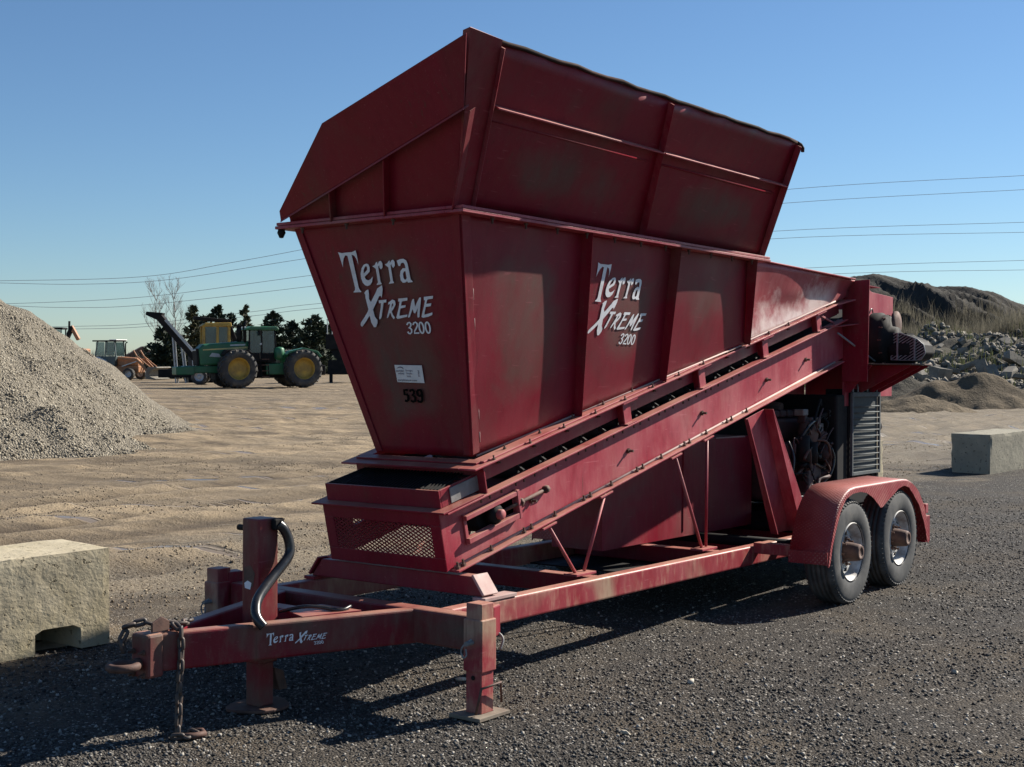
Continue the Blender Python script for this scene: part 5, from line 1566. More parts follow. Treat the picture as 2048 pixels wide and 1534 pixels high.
r3 = np.random.default_rng(77)
pxx = r3.uniform(1760, 2100, 5200); DD = r3.uniform(49, 77, 5200); XX = WX(pxx, DD)
keep = fbm(XX * .35, DD * .35, 3, 19) > -.1
XX, DD = XX[keep], DD[keep]
SS = .06 + .34 * r3.uniform(0, 1, len(XX)) ** 3
o = link('rubble_crumbs', stones_mesh('rubble_crumbs', np.stack([XX, DD, bank_z(XX, DD) + SS * .15], -1), SS, .6, 78), 'rubble')
tag(o, 'small broken concrete fragments scattered over the rubble bank', 'rubble', kind='stuff')
# dry brush: thin blades and twigs in one mass
def blades(name, pts, hmin, hmax, w, seed, lean=.35, twigs=3):
    r2 = np.random.default_rng(seed); n = len(pts)
    V = []; F = []
    H = r2.uniform(hmin, hmax, n); A = r2.uniform(0, 6.283, n); Ln = r2.uniform(0, lean, n); Ph = r2.uniform(0, 6.283, n)
    base = np.array(pts)
    dx = np.cos(Ph) * Ln * H; dy = np.sin(Ph) * Ln * H
    wx = np.cos(A) * w; wy = np.sin(A) * w
    p0 = base + np.stack([-wx, -wy, 0 * H], -1); p1 = base + np.stack([wx, wy, 0 * H], -1)
    p2 = base + np.stack([dx * .4 + wx * .6, dy * .4 + wy * .6, H * .55], -1); p3 = base + np.stack([dx * .4 - wx * .6, dy * .4 - wy * .6, H * .55], -1)
    p4 = base + np.stack([dx, dy, H], -1)
    V = np.stack([p0, p1, p2, p3, p4], 1).reshape(-1, 3)
    idx = np.arange(n) * 5
    me = bpy.data.meshes.new(name)
    faces = [(i, i + 1, i + 2, i + 3) for i in idx] + [(i + 3, i + 2, i + 4) for i in idx]
    me.from_pydata(V.tolist(), [], faces)
    me.update()
    return me
def m_brush(name, a, b):
    k = N(name)
    c = k.mix(k.geo.outputs['Random Per Island'], a, b)
    c = k.mix(k.ramp(k.noise(k.pos(), .5, 4, .6), .4, .65, 0, .5), c, tuple(x * .6 for x in a))
    m = k.done(c, .9, 0, .1)
    tr = k.n('BsdfTranslucent'); k.l(c, tr.inputs[0])
    ms_ = k.n('MixShader'); ms_.inputs[0].default_value = .5
    k.l(k.bsdf.outputs[0], ms_.inputs[1]); k.l(tr.outputs[0], ms_.inputs[2])
    out = [n for n in k.t.nodes if n.type == 'OUTPUT_MATERIAL'][0]
    k.l(ms_.outputs[0], out.inputs[0])
    return m
MAT['brush'] = m_brush('dry_brush', (.095, .088, .066), (.22, .20, .155))
MAT['weed'] = m_brush('green_weeds', (.05, .06, .03), (.11, .12, .055))
rng = np.random.default_rng(8)
px = rng.uniform(1500, 2110, 26000); D = 76 + 17 * rng.uniform(0, 1, 26000)
X = WX(px, D); dens = fbm(X * .3, D * .3, 3, 6)
ok = dens > -.28
X, D = X[ok], D[ok]
Zb = np.maximum(mound_z(X, D), bank_z(X, D))
o = link('dry_brush', blades('dry_brush', np.stack([X, D, Zb], -1), .3, 1.7, .012, 3, .6), 'brush')
tag(o, 'dry grey-green brush growing at the foot of the spoil mound', 'brush', kind='stuff')
px = rng.uniform(1560, 2110, 5000); D = rng.uniform(56, 79, 5000); X = WX(px, D); ok = fbm(X * .4, D * .4, 3, 16) > .06; X, D = X[ok], D[ok]
o = link('weeds', blades('weeds', np.stack([X, D, bank_z(X, D)], -1), .2, .7, .02, 13), 'weed')
tag(o, 'low weeds between the pieces of broken concrete', 'weeds', kind='stuff')

# ------------------------------------------------------------------ left background: vehicles
MAT['green'] = m_plain('tractor_green', (.016, .115, .050), .45, 0, .25, 2, (.09, .085, .06), .35)
MAT['yellow'] = m_plain('machine_yellow', (.42, .265, .045), .55, 0, .25, 3, (.13, .08, .04), .6)
MAT['cream'] = m_plain('cream_stripe_paint', (.55, .42, .16), .5, 0, .15, 3, (.3, .2, .1), .3)  # cream colour of the tractor's hood stripe
MAT['orange'] = m_plain('faded_orange_paint', (.33, .145, .06), .55, 0, .3, 3, (.16, .10, .06), .5)
MAT['teal'] = m_plain('dark_teal_cab_paint', (.06, .085, .085), .5, 0, .2, 3)
MAT['bg_black'] = m_plain('dull_black_steel', (.012, .012, .013), .75, 0, .3, 3, (.045, .036, .03), .5, 0, .15)
MAT['bg_tyre'] = m_plain('muddy_tractor_tyre', (.035, .034, .034), .8, 0, .3, 3, (.15, .13, .10), .7)
MAT['bg_grey'] = m_plain('light_grey_steel', (.42, .43, .44), .45, .3, .2, 3)
MAT['white'] = m_plain('white_paint', (.70, .70, .68), .5, 0, .1, 3)
def m_glass(name, col, rough=.08):
    k = N(name)
    k.bsdf.inputs['Transmission Weight'].default_value = .75
    return k.done(col, rough, 0, .6)
MAT['glass'] = m_glass('tinted_cab_glass', (.20, .28, .30))

def tractor_wheel(parent, c, r, w, lug_n, rim_mat, axis=(0, 1, 0), dish=-.1):
    wh = bpy.data.objects.new('wheel', None); COL.objects.link(wh); wh.parent = parent; wh.location = c
    mb = MB()
    prof = [(.56 * r, .40 * w), (.62 * r, .47 * w), (.78 * r, .52 * w), (.90 * r, .47 * w), (.945 * r, .38 * w), (.955 * r, 0), (.945 * r, -.38 * w), (.90 * r, -.47 * w), (.78 * r, -.52 * w), (.62 * r, -.47 * w), (.56 * r, -.40 * w)]
    mb.lathe(prof, (0, 0, 0), axis, 40)
    for k in range(lug_n):
        for s in (1, -1):
            a = 2 * math.pi * (k + (.5 if s > 0 else 0)) / lug_n
            e0 = Vector((math.cos(a), 0, math.sin(a))); e1 = Vector((math.cos(a + .32), 0, math.sin(a + .32)))
            mb.bar(e0 * .97 * r + Vector((0, s * .03 * w, 0)), e1 * .93 * r + Vector((0, s * .50 * w, 0)), .075 * r, .075 * r, e0)
    part('tyre', mb, 'bg_tyre', wh)
    mb = MB(); mb.lathe([(.57 * r, .40 * w), (.54 * r, .38 * w), (.50 * r, .20 * w), (.49 * r, .02 * w), (.22 * r, .06 * w), (.20 * r, .14 * w), (.10 * r, .16 * w), (0, .16 * w)], (0, 0, 0), Vector(axis) * -1, 30); part('rim', mb, rim_mat, wh)
    mb = MB(); mb.lathe([(.57 * r, .40 * w), (.54 * r, .38 * w), (.50 * r, .20 * w), (.49 * r, .02 * w), (.22 * r, .06 * w), (0, .06 * w)], (0, 0, 0), Vector(axis), 30); part('rim', mb, rim_mat, wh)
    return wh

# articulated green tractor; own frame: +x = nose, -y = side towards the viewer
TR = empty('tractor', (WX(512, 74), 74, 0), (0, 0, R(180 + 27)))
tag(TR, 'big green articulated tractor with yellow wheel centres and a tall cab', 'tractor')
def tp_(name, mb, mat, bev=.03, parent=None):
    return part(name, mb, mat, parent or TR, bev)
# with the 207 degree turn the viewer sees the +y side
for sy in (1, -1):
    tractor_wheel(TR, (1.35, sy * 1.12, 1.08), 1.08, .80, 20, 'yellow')
    tractor_wheel(TR, (-2.35, sy * 1.12, 1.08), 1.08, .80, 20, 'yellow')
mb = MB(); mb.prism([(.55, -.52, 1.35), (3.25, -.52, 1.25), (3.35, -.52, 2.15), (3.05, -.52, 2.42), (.55, -.52, 2.62)], (0, 1.04, 0)); hood = tp_('hood', mb, 'green', .10)
mb = MB(); mb.prism([(.55, -.58, 1.30), (2.2, -.58, 1.28), (2.0, -.58, 1.75), (.55, -.58, 1.95)], (0, 1.16, 0)); tp_('engine_side_panel', mb, 'bg_black', .05)
mb = MB(); mb.prism([(3.27, -.50, 1.25), (3.40, -.50, 1.27), (3.45, -.50, 2.18), (3.33, -.50, 2.20)], (0, 1.0, 0)); tp_('grille', mb, 'bg_black', .05)
for k in range(4):
    mb = MB(); mb.box(3.42, 3.47, -.34 + k * .19, -.24 + k * .19, 2.06, 2.14); tp_('headlight', mb, 'white', .01)
mb = MB(); mb.prism([(.6, .523, 2.30), (3.1, .523, 2.14), (3.1, .523, 2.08), (.6, .523, 2.20)], (0, .006, 0)); tp_('hood_stripe', mb, 'cream', 0)
mb = MB(); mb.prism([(.75, .523, 2.36), (1.6, .523, 2.33), (1.6, .523, 2.40), (.75, .523, 2.44)], (0, .006, 0)); tp_('model_badge', mb, 'bg_grey', 0)
mb = MB(); mb.prism([(2.1, .523, 1.70), (2.75, .523, 1.75), (2.6, .523, 1.95), (2.2, .523, 1.90)], (0, .006, 0)); tp_('scuffed_decal', mb, 'bg_grey', 0)
mb = MB(); mb.box(.1, 4.1, -.42, .42, .85, 1.24); tp_('front_frame', mb, 'green', .05)
mb = MB(); mb.box(3.55, 4.55, -.50, .50, .75, 1.20); tp_('nose_bracket', mb, 'green', .05)
mb = MB(); mb.prism([(.55, .70, 1.95), (.75, .70, 2.12), (2.0, .70, 2.12), (2.2, .70, 1.85), (2.1, .70, 1.80), (1.9, .70, 2.03), (.8, .70, 2.03), (.65, .70, 1.9)], (0, .55, 0)); tp_('front_mudguard', mb, 'bg_black', .02)
mb = MB(); mb.box(-.95, .62, -.72, .72, 1.45, 1.95); tp_('cab_base', mb, 'bg_black', .04)
for (x, y) in ((.58, .68), (-.12, .72), (-.92, .70), (.58, -.68), (-.12, -.72), (-.92, -.70)):
    mb = MB(); mb.bar((x, y, 1.90), (x * .93, y * .97, 3.22), .085, .085, (1, 0, 0)); tp_('cab_pillar', mb, 'bg_black', .01)
for y in (.715, -.715):
    for x0, x1 in ((-.86, -.17), (-.07, .53)):
        mb = MB(); mb.box(x0, x1, y - .006, y + .006, 1.96, 3.18); tp_('side_window', mb, 'glass', 0)
for x in (.575, -.90):
    mb = MB(); mb.box(x - .006, x + .006, -.63, .63, 1.96, 3.18); tp_('cab_window', mb, 'glass', 0)
mb = MB(); mb.box(-.45, .05, -.30, .30, 1.96, 2.25); mb.box(-.50, -.36, -.28, .28, 2.251, 2.85); tp_('operator_seat', mb, 'bg_black', .05)
mb = MB(); mb.prism([(-1.08, -.86, 3.20), (.85, -.86, 3.20), (.80, -.86, 3.30), (.45, -.86, 3.42), (-.95, -.86, 3.42), (-1.08, -.86, 3.32)], (0, 1.72, 0)); tp_('cab_roof', mb, 'green', .06)
mb = MB(); mb.cyl((1.05, .33, 2.55), (1.05, .33, 3.40), .13, 14); mb.cyl((1.05, .33, 3.405), (1.05, .33, 3.50), .17, 14); tp_('air_intake', mb, 'bg_black', 0)
mb = MB(); mb.tube([(.75, .42, 2.5), (.75, .42, 3.45), (.72, .42, 3.62), (.62, .42, 3.70)], [.10, .10, .06, .06], 12); tp_('exhaust_stack', mb, 'bg_black', 0)
mb = MB(); mb.lathe([(0, -.36), (.20, -.34), (.28, -.24), (.28, .24), (.20, .34), (0, .36)], (-1.10, .78, 1.92), (0, 0, 1), 20); tp_('fuel_tank', mb, 'green', 0)
mb = MB(); mb.prism([(-1.25, -.45, 1.20), (-3.35, -.45, 1.20), (-3.40, -.45, 1.75), (-2.9, -.45, 2.02), (-1.25, -.45, 1.98)], (0, .90, 0)); tp_('rear_frame', mb, 'green', .06)
mb = MB(); mb.prism([(-1.40, .66, 1.85), (-1.55, .66, 2.05), (-2.4, .66, 2.24), (-3.2, .66, 2.05), (-3.45, .66, 1.75), (-3.3, .66, 1.72), (-3.1, .66, 1.95), (-2.4, .66, 2.13), (-1.6, .66, 1.95)], (0, .60, 0)); tp_('rear_mudguard', mb, 'green', .02)
mb = MB(); mb.box(-3.9, -3.3, -.5, .5, .7, 1.25); tp_('rear_hitch', mb, 'bg_black', .04)
mb = MB(); mb.box(-1.6, .6, -.45, .45, .55, 1.40); tp_('articulation_joint', mb, 'bg_black', .08)
mb = MB(); mb.box(-1.75, -.35, .46, .80, .75, 1.35); tp_('battery_box', mb, 'green', .04)
mb = MB(); mb.box(.2, 2.4, -.44, .44, .45, .84); tp_('belly_pan', mb, 'bg_black', .05)
mb = MB(); mb.box(-.12, .0, .73, .76, 2.4, 2.5); tp_('door_handle', mb, 'bg_grey', 0)
for k in range(3):
    mb = MB(); mb.box(.72, .80, -.5 + k * .45, -.34 + k * .45, 3.30, 3.40); tp_('work_lamp', mb, 'white', .01)
for k in range(4):
    mb = MB(); mb.box(-.42, -.02, .95, 1.15, .62 + k * .32, .66 + k * .32); tp_('ladder_step', mb, 'rust', 0)
for x in (-.43, -.01):
    mb = MB(); mb.bar((x, 1.10, .55), (x + .05, .85, 1.95), .04, .05); tp_('ladder_rail', mb, 'bg_black', 0)
mb = MB(); mb.box(-.02, .10, .78, .96, 2.9, 3.2); tp_('mirror', mb, 'bg_black', .02)

# backhoe loader; +x = bucket end (right in the picture)
BH = empty('backhoe_loader', (WX(232, 98), 98, 0), (0, 0, R(-14)))
tag(BH, 'orange backhoe loader with white roofed cab behind the gravel heaps', 'backhoe loader')
def bp_(name, mb, mat, bev=.03):
    return part(name, mb, mat, BH, bev)
for sy in (1, -1):
    tractor_wheel(BH, (1.55, sy * .85, .45), .45, .32, 14, 'bg_grey')
    tractor_wheel(BH, (-.95, sy * .85, .78), .78, .45, 18, 'bg_grey')
mb = MB(); mb.box(-1.5, 2.1, -.45, .45, .55, 1.05); bp_('chassis', mb, 'orange', .05)
mb = MB(); mb.prism([(.35, -.42, 1.05), (2.05, -.42, 1.05), (2.05, -.42, 1.45), (1.8, -.42, 1.62), (.35, -.42, 1.72)], (0, .84, 0)); bp_('hood', mb, 'orange', .06)
mb = MB(); mb.prism([(.30, -.72, 1.0), (.42, -.72, 1.75), (-1.4, -.72, 1.75), (-1.45, -.72, 1.4), (-.9, -.72, 1.55), (-.2, -.72, 1.0)], (0, 1.44, 0)); bp_('cab_base', mb, 'teal', .03)
for (x, y) in ((.40, .68), (-.45, .70), (-1.30, .68), (.40, -.68), (-.45, -.70), (-1.30, -.68)):
    mb = MB(); mb.bar((x, y, 1.72), (x * .8 - .06, y * .95, 2.82), .08, .08, (1, 0, 0)); bp_('cab_pillar', mb, 'teal', .01)
for y in (.69, -.69):
    for x0, x1 in ((-1.22, -.52), (-.38, .28)):
        mb = MB(); mb.box(x0, x1, y - .006, y + .006, 1.78, 2.78); bp_('side_window', mb, 'glass', 0)
mb = MB(); mb.box(-1.48, .42, -.80, .80, 2.82, 2.92); bp_('cab_roof', mb, 'bg_black', .04)
mb = MB(); mb.box(-.1, .50, -.78, .78, 2.922, 2.98); bp_('roof_fairing', mb, 'white', .03)
mb = MB(); mb.tube([(.62, .30, 1.7), (.62, .30, 2.65), (.68, .30, 2.75), (.78, .30, 2.78)], .045, 10); bp_('exhaust_stack', mb, 'bg_black', 0)
mb = MB(); mb.prism([(-1.75, -.95, 1.05), (-1.65, -.95, 1.55), (-1.0, -.95, 1.70), (-.35, -.95, 1.45), (-.1, -.95, 1.05), (-.2, -.95, 1.03), (-.45, -.95, 1.36), (-1.0, -.95, 1.60), (-1.55, -.95, 1.48)], (0, 1.9, 0)); bp_('rear_mudguard', mb, 'white', .02)
for sy in (1, -1):
    mb = MB(); mb.bar((.50, sy * .62, 1.62), (2.0, sy * .62, 1.48), .10, .16); bp_('loader_arm', mb, 'orange', .02)
    mb = MB(); mb.bar((1.98, sy * .62, 1.56), (2.95, sy * .62, .62), .10, .18); bp_('loader_arm', mb, 'orange', .02)
    mb = MB(); mb.bar((.85, sy * .62, 1.0), (2.15, sy * .62, 1.40), .07, .07); bp_('lift_ram', mb, 'bg_grey', 0)
    mb = MB(); mb.bar((2.0, sy * .50, 1.75), (1.72, sy * .50, 2.18), .06, .09); bp_('tilt_lever', mb, 'orange', .01)
    mb = MB(); mb.bar((2.02, sy * .50, 1.72), (3.05, sy * .50, .95), .07, .08); bp_('tilt_ram', mb, 'orange', 0)
mb = MB(); mb.prism([(2.95, -1.05, .30), (3.15, -1.05, .95), (3.85, -1.05, .98), (3.95, -1.05, .90), (3.35, -1.05, .70), (3.25, -1.05, .30), (3.85, -1.05, .10), (3.80, -1.05, .04), (3.05, -1.05, .08)], (0, 2.1, 0)); bp_('bucket', mb, 'rubble', .01)

# stacker conveyor behind the tractor
SK = empty('stacker_conveyor', (WX(372, 82), 82, 0), (0, 0, R(6)))
tag(SK, 'black stacker conveyor boom with silver side rising behind the tractor nose', 'conveyor')
def sp_(name, mb, mat, bev=0):
    return part(name, mb, mat, SK, bev)
mb = MB(); mb.bar((1.2, 0, .95), (-1.55, 0, 4.15), 1.0, .42); sp_('boom', mb, 'bg_black', .03)
mb = MB(); mb.prism([(-1.30, -.52, 4.42), (-1.60, -.52, 3.95), (-2.35, -.52, 4.30), (-2.30, -.52, 4.50)], (0, 1.04, 0)); sp_('head_hood', mb, 'bg_black', .03)
mb = MB(); mb.bar((1.25, -.54, 1.20), (-1.15, -.54, 4.0), .02, .16); sp_('side_plate', mb, 'bg_grey')
for (x, x2, z) in ((-.25, .05, 2.7), (-.75, -.55, 3.2), (.45, .55, 1.9)):
    mb = MB(); mb.bar((x, -.45, z), (x2, -.45, .1), .08, .08); sp_('leg', mb, 'bg_grey')
    mb = MB(); mb.bar((x, .45, z), (x2, .45, .1), .08, .08); sp_('leg', mb, 'bg_grey')
mb = MB(); mb.box(-1.6, 1.9, -.6, .6, .45, .95); sp_('chassis', mb, 'bg_black', .03)
tractor_wheel(SK, (.9, -.75, .5), .5, .3, 14, 'bg_grey'); tractor_wheel(SK, (.9, .75, .5), .5, .3, 14, 'bg_grey')

# yellow cabbed machine behind the tractor
YM = empty('track_machine', (WX(428, 90), 90, 0), (0, 0, R(20)))
tag(YM, 'yellow machine cab with black boom seen above the tractor hood', 'excavator')
def yp(name, mb, mat, bev=.03):
    return part(name, mb, mat, YM, bev)
mb = MB(); mb.box(-1.6, 1.6, -1.2, 1.2, .9, 2.3); yp('upper_body', mb, 'bg_black', .08)
mb = MB(); mb.box(-1.9, 1.9, -1.3, -.8, .0, .85); yp('track', mb, 'bg_black', .2); mb = MB(); mb.box(-1.9, 1.9, .8, 1.3, 0, .85); yp('track', mb, 'bg_black', .2)
for (x, y) in ((-.8, -1.1), (.85, -1.1), (-.8, .3), (.85, .3), (.1, -1.1)):
    mb = MB(); mb.bar((x, y, 2.3), (x, y, 3.75), .16, .16, (1, 0, 0)); yp('cab_pillar', mb, 'yellow', .01)
mb = MB(); mb.prism([(-1.0, -1.25, 3.75), (1.05, -1.25, 3.75), (1.0, -1.25, 4.02), (-.7, -1.25, 3.98)], (0, 1.7, 0)); yp('cab_roof', mb, 'yellow', .05)
for x0, x1 in ((-.70, .0), (.2, .75)):
    mb = MB(); mb.box(x0, x1, -1.11, -1.09, 2.4, 3.72); yp('side_window', mb, 'glass', 0)
mb = MB(); mb.bar((-1.35, -.1, 4.32), (1.15, -.1, 4.12), .4, .26); yp('boom', mb, 'bg_black', .05)
mb = MB(); mb.bar((.9, -.1, 4.1), (1.6, -.1, 2.3), .4, .3); yp('boom', mb, 'bg_black', .05)

# dark screening plant to the right of the tractor, mostly behind the hopper
SP = empty('screening_plant', (WX(706, 88), 88, 0), (0, 0, R(-5)))
tag(SP, 'dark screening plant with railed deck between the tractor and hopper', 'screening plant')
def spp(name, mb, mat, bev=.02):
    return part(name, mb, mat, SP, bev)
mb = MB(); mb.box(-1.6, 2.6, -1.0, 1.0, 2.2, 3.2); spp('screen_box', mb, 'bg_black')
mb = MB(); mb.box(-1.5, 2.6, -.9, .9, .55, 1.5); spp('chassis', mb, 'bg_black')
mb = MB(); mb.prism([(-1.4, -.8, 2.2), (1.8, -.8, 2.2), (1.1, -.8, 1.5), (-.9, -.8, 1.5)], (0, 1.6, 0)); spp('under_hopper', mb, 'bg_black')
for k in range(9):
    mb = MB(); mb.bar((-1.5 + k * .32, -.98, 3.2), (-1.5 + k * .32, -.98, 4.15), .045, .045, (1, 0, 0)); spp('railing_post', mb, 'bg_grey', 0)
mb = MB(); mb.bar((-1.55, -.98, 4.15), (2.5, -.98, 4.15), .05, .05); spp('handrail', mb, 'bg_grey', 0)
mb = MB(); mb.bar((.05, -1.05, 1.95), (.28, -1.05, .1), .10, .10); spp('leg', mb, 'bg_grey')
mb = MB(); mb.bar((-1.3, -.8, .6), (-1.3, -.8, 0.0), .2, .2, (1, 0, 0)); spp('leg', mb, 'bg_black'); mb = MB(); mb.bar((2.3, -.8, .6), (2.3, -.8, 0.0), .2, .2, (1, 0, 0)); spp('leg', mb, 'bg_black')

# cab tops showing over the heaps
CT = empty('wheel_loader', (WX(104, 110), 110, 0), (0, 0, R(4)))
tag(CT, 'dark roofed loader cab just showing above the gravel heap crest', 'wheel loader')
mb = MB(); mb.box(-1.0, 1.1, -.8, .8, 3.95, 4.12); part('cab_roof', mb, 'bg_black', CT, .05)
for x in (-.9, -.1, .95):
    for y in (-.72, .72):
        mb = MB(); mb.bar((x, y, 2.4), (x, y, 3.95), .1, .1, (1, 0, 0)); part('cab_pillar', mb, 'teal', CT)
for x0, x1 in ((-.82, -.18), (-.02, .86)):
    mb = MB(); mb.box(x0, x1, -.725, -.715, 2.5, 3.9); part('side_window', mb, 'glass', CT)
mb = MB(); mb.box(-2.2, 1.9, -.9, .9, .8, 2.4); part('body', mb, 'orange', CT, .1)
for x in (-1.4, 1.4):
    for y in (-1.0, 1.0):
        tractor_wheel(CT, (x, y, .8), .8, .5, 16, 'bg_grey')
ET = empty('excavator_arm_machine', (WX(142, 118), 118, 0), (0, 0, R(-10)))
tag(ET, 'rusty orange boom joint poking up behind the gravel heaps', 'excavator')
mb = MB(); mb.box(-1.4, 1.4, -1.0, 1.0, .3, 2.4); part('body', mb, 'orange', ET, .1)
mb = MB(); mb.bar((-.9, 0, 2.2), (.15, 0, 4.35), .35, .35); part('boom', mb, 'bg_black', ET, .03)
mb = MB(); mb.bar((.05, 0, 4.4), (.75, 0, 3.2), .3, .32); part('dipper', mb, 'orange', ET, .03)
mb = MB(); mb.bar((-.15, 0, 4.0), (-.12, 0, 4.85), .14, .14, (1, 0, 0)); part('exhaust_stack', mb, 'bg_black', ET)

# small gabled house far off
HS = empty('house', (WX(284, 210), 210, 0), (0, 0, R(20)))
tag(HS, 'small far house gable between the backhoe and dark evergreen', 'house')
mb = MB(); mb.box(-3, 3, -2, 2, 0, 1.4); part('wall', mb, 'concrete', HS)
mb = MB(); mb.prism([(-3.2, -2.2, 1.4), (3.2, -2.2, 1.4), (0, -2.2, 3.2)], (0, 4.4, 0)); part('roof', mb, 'rust', HS)

# ------------------------------------------------------------------ trees
def m_leaf(name, a, b):
    k = N(name)
    c = k.mix(k.geo.outputs['Random Per Island'], a, b)
    k.bsdf.inputs['Transmission Weight'].default_value = 0
    return k.done(c, .7, 0, .25)
MAT['needles'] = m_leaf('pine_needles', (.012, .020, .013), (.045, .060, .032))
MAT['needles_b'] = m_leaf('olive_conifer_foliage', (.035, .040, .020), (.10, .098, .05))
MAT['twig'] = m_plain('pale_twigs', (.22, .20, .185), .9, 0, .2, 8)
MAT['bark'] = m_plain('grey_bark', (.13, .11, .09), .9, 0, .3, 8)
def evergreen(name, px, D, top_py, wid_px, seed, mat, label, n=2600, pw=.8, base_frac=.06):
    r2 = np.random.default_rng(seed)
    H = WZ(top_py, D); Wd = wid_px * D / 2651.4 / 2 * 1.12
    root = empty(name, (WX(px, D), D, 0))
    mb = MB(); mb.tube([(0, 0, -.1), (.05, 0, H * .5), (0, .05, H * .95)], [.16, .10, .03], 8); part('trunk', mb, 'bark', root)
    # boughs: clumps along whorls
    V = []; F = []
    nb = 60
    for b in range(nb):
        t = base_frac + (1 - base_frac) * (b / nb) ** .95
        L = Wd * (1 - t) ** pw * r2.uniform(.55, 1.18) + .08
        a = r2.uniform(0, 6.283); z0 = H * t; rise = r2.uniform(-.12, .28)
        m = max(10, int(2.0 * n / nb * (.35 + 1.1 * (1 - t))))
        s = r2.uniform(.05, 1, m) ** .7
        cx = np.cos(a) * L * s + r2.normal(0, .10 * L + .04, m); cy = np.sin(a) * L * s + r2.normal(0, .10 * L + .04, m)
        cz = z0 + rise * L * s + r2.normal(0, .07 + .05 * L, m)
        for i in range(m):
            d = np.array([np.cos(a), np.sin(a), .35]) + r2.normal(0, .55, 3); d /= np.linalg.norm(d)
            e = np.cross(d, r2.normal(0, 1, 3)); e /= np.linalg.norm(e)
            ln = r2.uniform(.14, .36); w = ln * .36
            p = np.array([cx[i], cy[i], cz[i]]); k = len(V)
            V += [p - e * w, p + d * ln, p + e * w, p - d * ln * .4]; F.append((k, k + 1, k + 2, k + 3))
    me = bpy.data.meshes.new('crown'); me.from_pydata([tuple(v) for v in V], [], F); me.update()
    me.materials.append(MAT[mat]); link('crown', me, None, root)
    tag(root, label, 'tree', 'evergreens along the far side of the yard')
    return root
evergreen('evergreen_tree', 330, 104, 655, 88, 1, 'needles', 'low dark evergreen standing left of the stacker conveyor', 3000, .55)
evergreen('evergreen_tree', 388, 125, 612, 62, 2, 'needles_b', 'olive pointed conifer rising between the conveyor boom and yellow cab', 2600, .7)
evergreen('evergreen_tree', 437, 128, 612, 66, 3, 'needles', 'dark evergreen directly behind the yellow machine roof', 2600, .6)
evergreen('evergreen_tree', 491, 130, 612, 52, 4, 'needles_b', 'olive spiky conifer top just left of the tractor cab roof', 2400, .7)
evergreen('evergreen_tree', 545, 126, 624, 84, 5, 'needles', 'broad evergreen showing right of the tractor cab', 3000, .55)
evergreen('evergreen_tree', 625, 120, 632, 88, 6, 'needles', 'dark rounded evergreen above the tractor rear wheel', 3200, .5)
evergreen('evergreen_tree', 585, 132, 645, 80, 8, 'needles', 'low evergreen between the broad tree and the rounded tree', 2600, .45)
evergreen('evergreen_tree', 412, 132, 632, 70, 9, 'needles', 'low dark evergreen left of the yellow machine cab', 2400, .45)
evergreen('evergreen_tree', 462, 134, 628, 60, 10, 'needles', 'evergreen filling the gap right of the yellow machine', 2400, .5)
evergreen('evergreen_tree', 655, 134, 650, 70, 11, 'needles', 'low evergreen behind the screening plant rail', 2200, .45)
evergreen('evergreen_tree', 672, 126, 630, 60, 7, 'needles', 'evergreen half hidden by the hopper left edge', 2600, .6)
def bare_tree(px, D, top_py, seed, label):
    r2 = random.Random(seed)
    H = WZ(top_py, D)
    root = empty('bare_tree', (WX(px, D), D, 0))
    tr = MB(); tw = MB()
    def grow(p, d, L, r, depth, mbx):
        q = p
        pts = [p]; dd = d.copy()
        for k in range(3):
            dd = (dd + Vector((r2.uniform(-.12, .12), r2.uniform(-.12, .12), .05))).normalized()
            q = q + dd * L / 3; pts.append(q)
        mbx.tube(pts, [r, r * .85, r * .75, r * .6], 5)
        if depth > 0:
            for k in range(4 if depth > 1 else 5):
                a = r2.uniform(0, 6.283); sp = r2.uniform(.3, .75)
                e = (dd + Vector((math.cos(a) * sp, math.sin(a) * sp, r2.uniform(.0, .35)))).normalized()
                grow(pts[1 + r2.randrange(3)], e, L * r2.uniform(.42, .62), r * .5, depth - 1, tw)
    p = Vector((0, 0, -.1)); d = Vector((0, 0, 1))
    for k in range(4):
        grow(p, d, H * .22, .09 * (1 - k * .2), 0, tr)
        p = p + Vector((0, 0, H * .21))
        for j in range(4):
            a = r2.uniform(0, 6.283)
            grow(p, Vector((math.cos(a) * .5, math.sin(a) * .5, .9)).normalized(), H * (.25 - .03 * k), .030, 3, tw)
    part('trunk', tr, 'bark', root); part('crown', tw, 'twig', root)
    tag(root, label, 'tree', 'leafless trees behind the stacker conveyor')
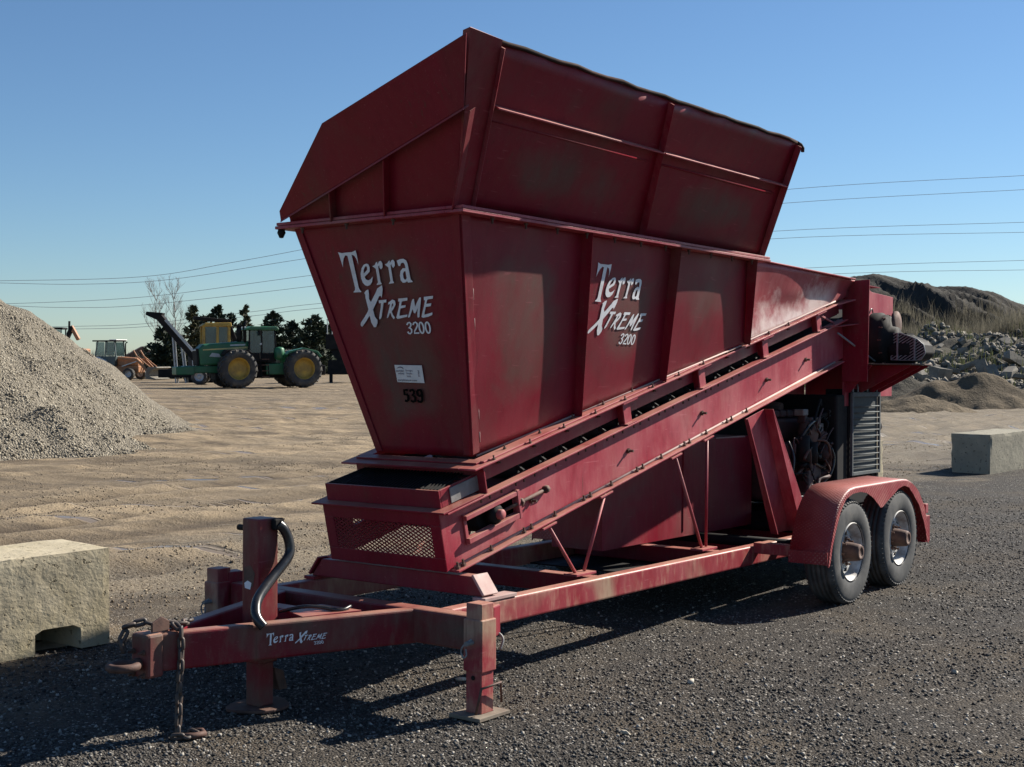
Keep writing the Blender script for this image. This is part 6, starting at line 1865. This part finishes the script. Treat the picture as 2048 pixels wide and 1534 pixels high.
bare_tree(313, 140, 572, 3, 'left one of two thin leafless trees above the stacker conveyor')
bare_tree(349, 136, 568, 9, 'right one of two thin leafless trees above the stacker conveyor')
MAT['hedge'] = m_leaf('dark_hedge', (.014, .018, .012), (.05, .052, .034))
# low hedge line and grass strip at the back of the yard
rng = np.random.default_rng(31)
px = np.concatenate([rng.uniform(-60, 760, 6000), rng.uniform(360, 760, 9000)]); D = rng.uniform(128, 150, 15000)
o = link('far_hedge', blades('far_hedge', np.stack([WX(px, D), D, 0 * D], -1), .5, 2.6, .05, 5, .5), 'hedge')
tag(o, 'low dark hedge line along the far edge of the yard', 'hedge', kind='stuff')

# ------------------------------------------------------------------ power lines
MAT['wire'] = m_plain('power_line_cable', (.26, .30, .33), .6, .0, .1, 1)
WIRES = [([(-60, 562), (0, 561.7), (287, 553.5), (495, 520), (900, 450), (1570, 380), (2048, 352), (2150, 346)], 'topmost power line, passing highest right of the hopper'),
         ([(-60, 565), (0, 566), (164, 568.5), (342, 559), (595, 520), (1000, 460), (1570, 407), (2048, 380), (2150, 374)], 'second power line from the top'),
         ([(-60, 607), (0, 608), (294, 593.5), (622, 551), (1000, 508), (1545, 463), (2048, 445), (2150, 441)], 'third power line from the top'),
         ([(-60, 608), (0, 610.6), (137, 615), (294, 609.5), (629, 572), (1000, 525), (1545, 478), (2048, 465), (2150, 462)], 'fourth power line from the top'),
         ([(-60, 655), (147, 652.6), (294, 647), (513, 622.5), (639, 607), (1100, 566), (1680, 533), (2048, 521), (2150, 518)], 'fifth power line from the top, second lowest'),
         ([(-60, 660), (147, 658), (294, 653), (513, 631), (646, 615.7), (1100, 577), (1690, 547), (2048, 540), (2150, 538)], 'lowest power line, just above the trees and spoil mound')]
for i, (pl, lab) in enumerate(WIRES):
    D = 190 + i * 4
    pts = smooth_path([(WX(a, D), D, WZ(b, D)) for a, b in pl], 8)
    mb = MB(); mb.tube(pts, .034, 5)
    o = part('power_line', mb, 'wire', None)
    tag(o, lab, 'power line', 'power lines across the sky')
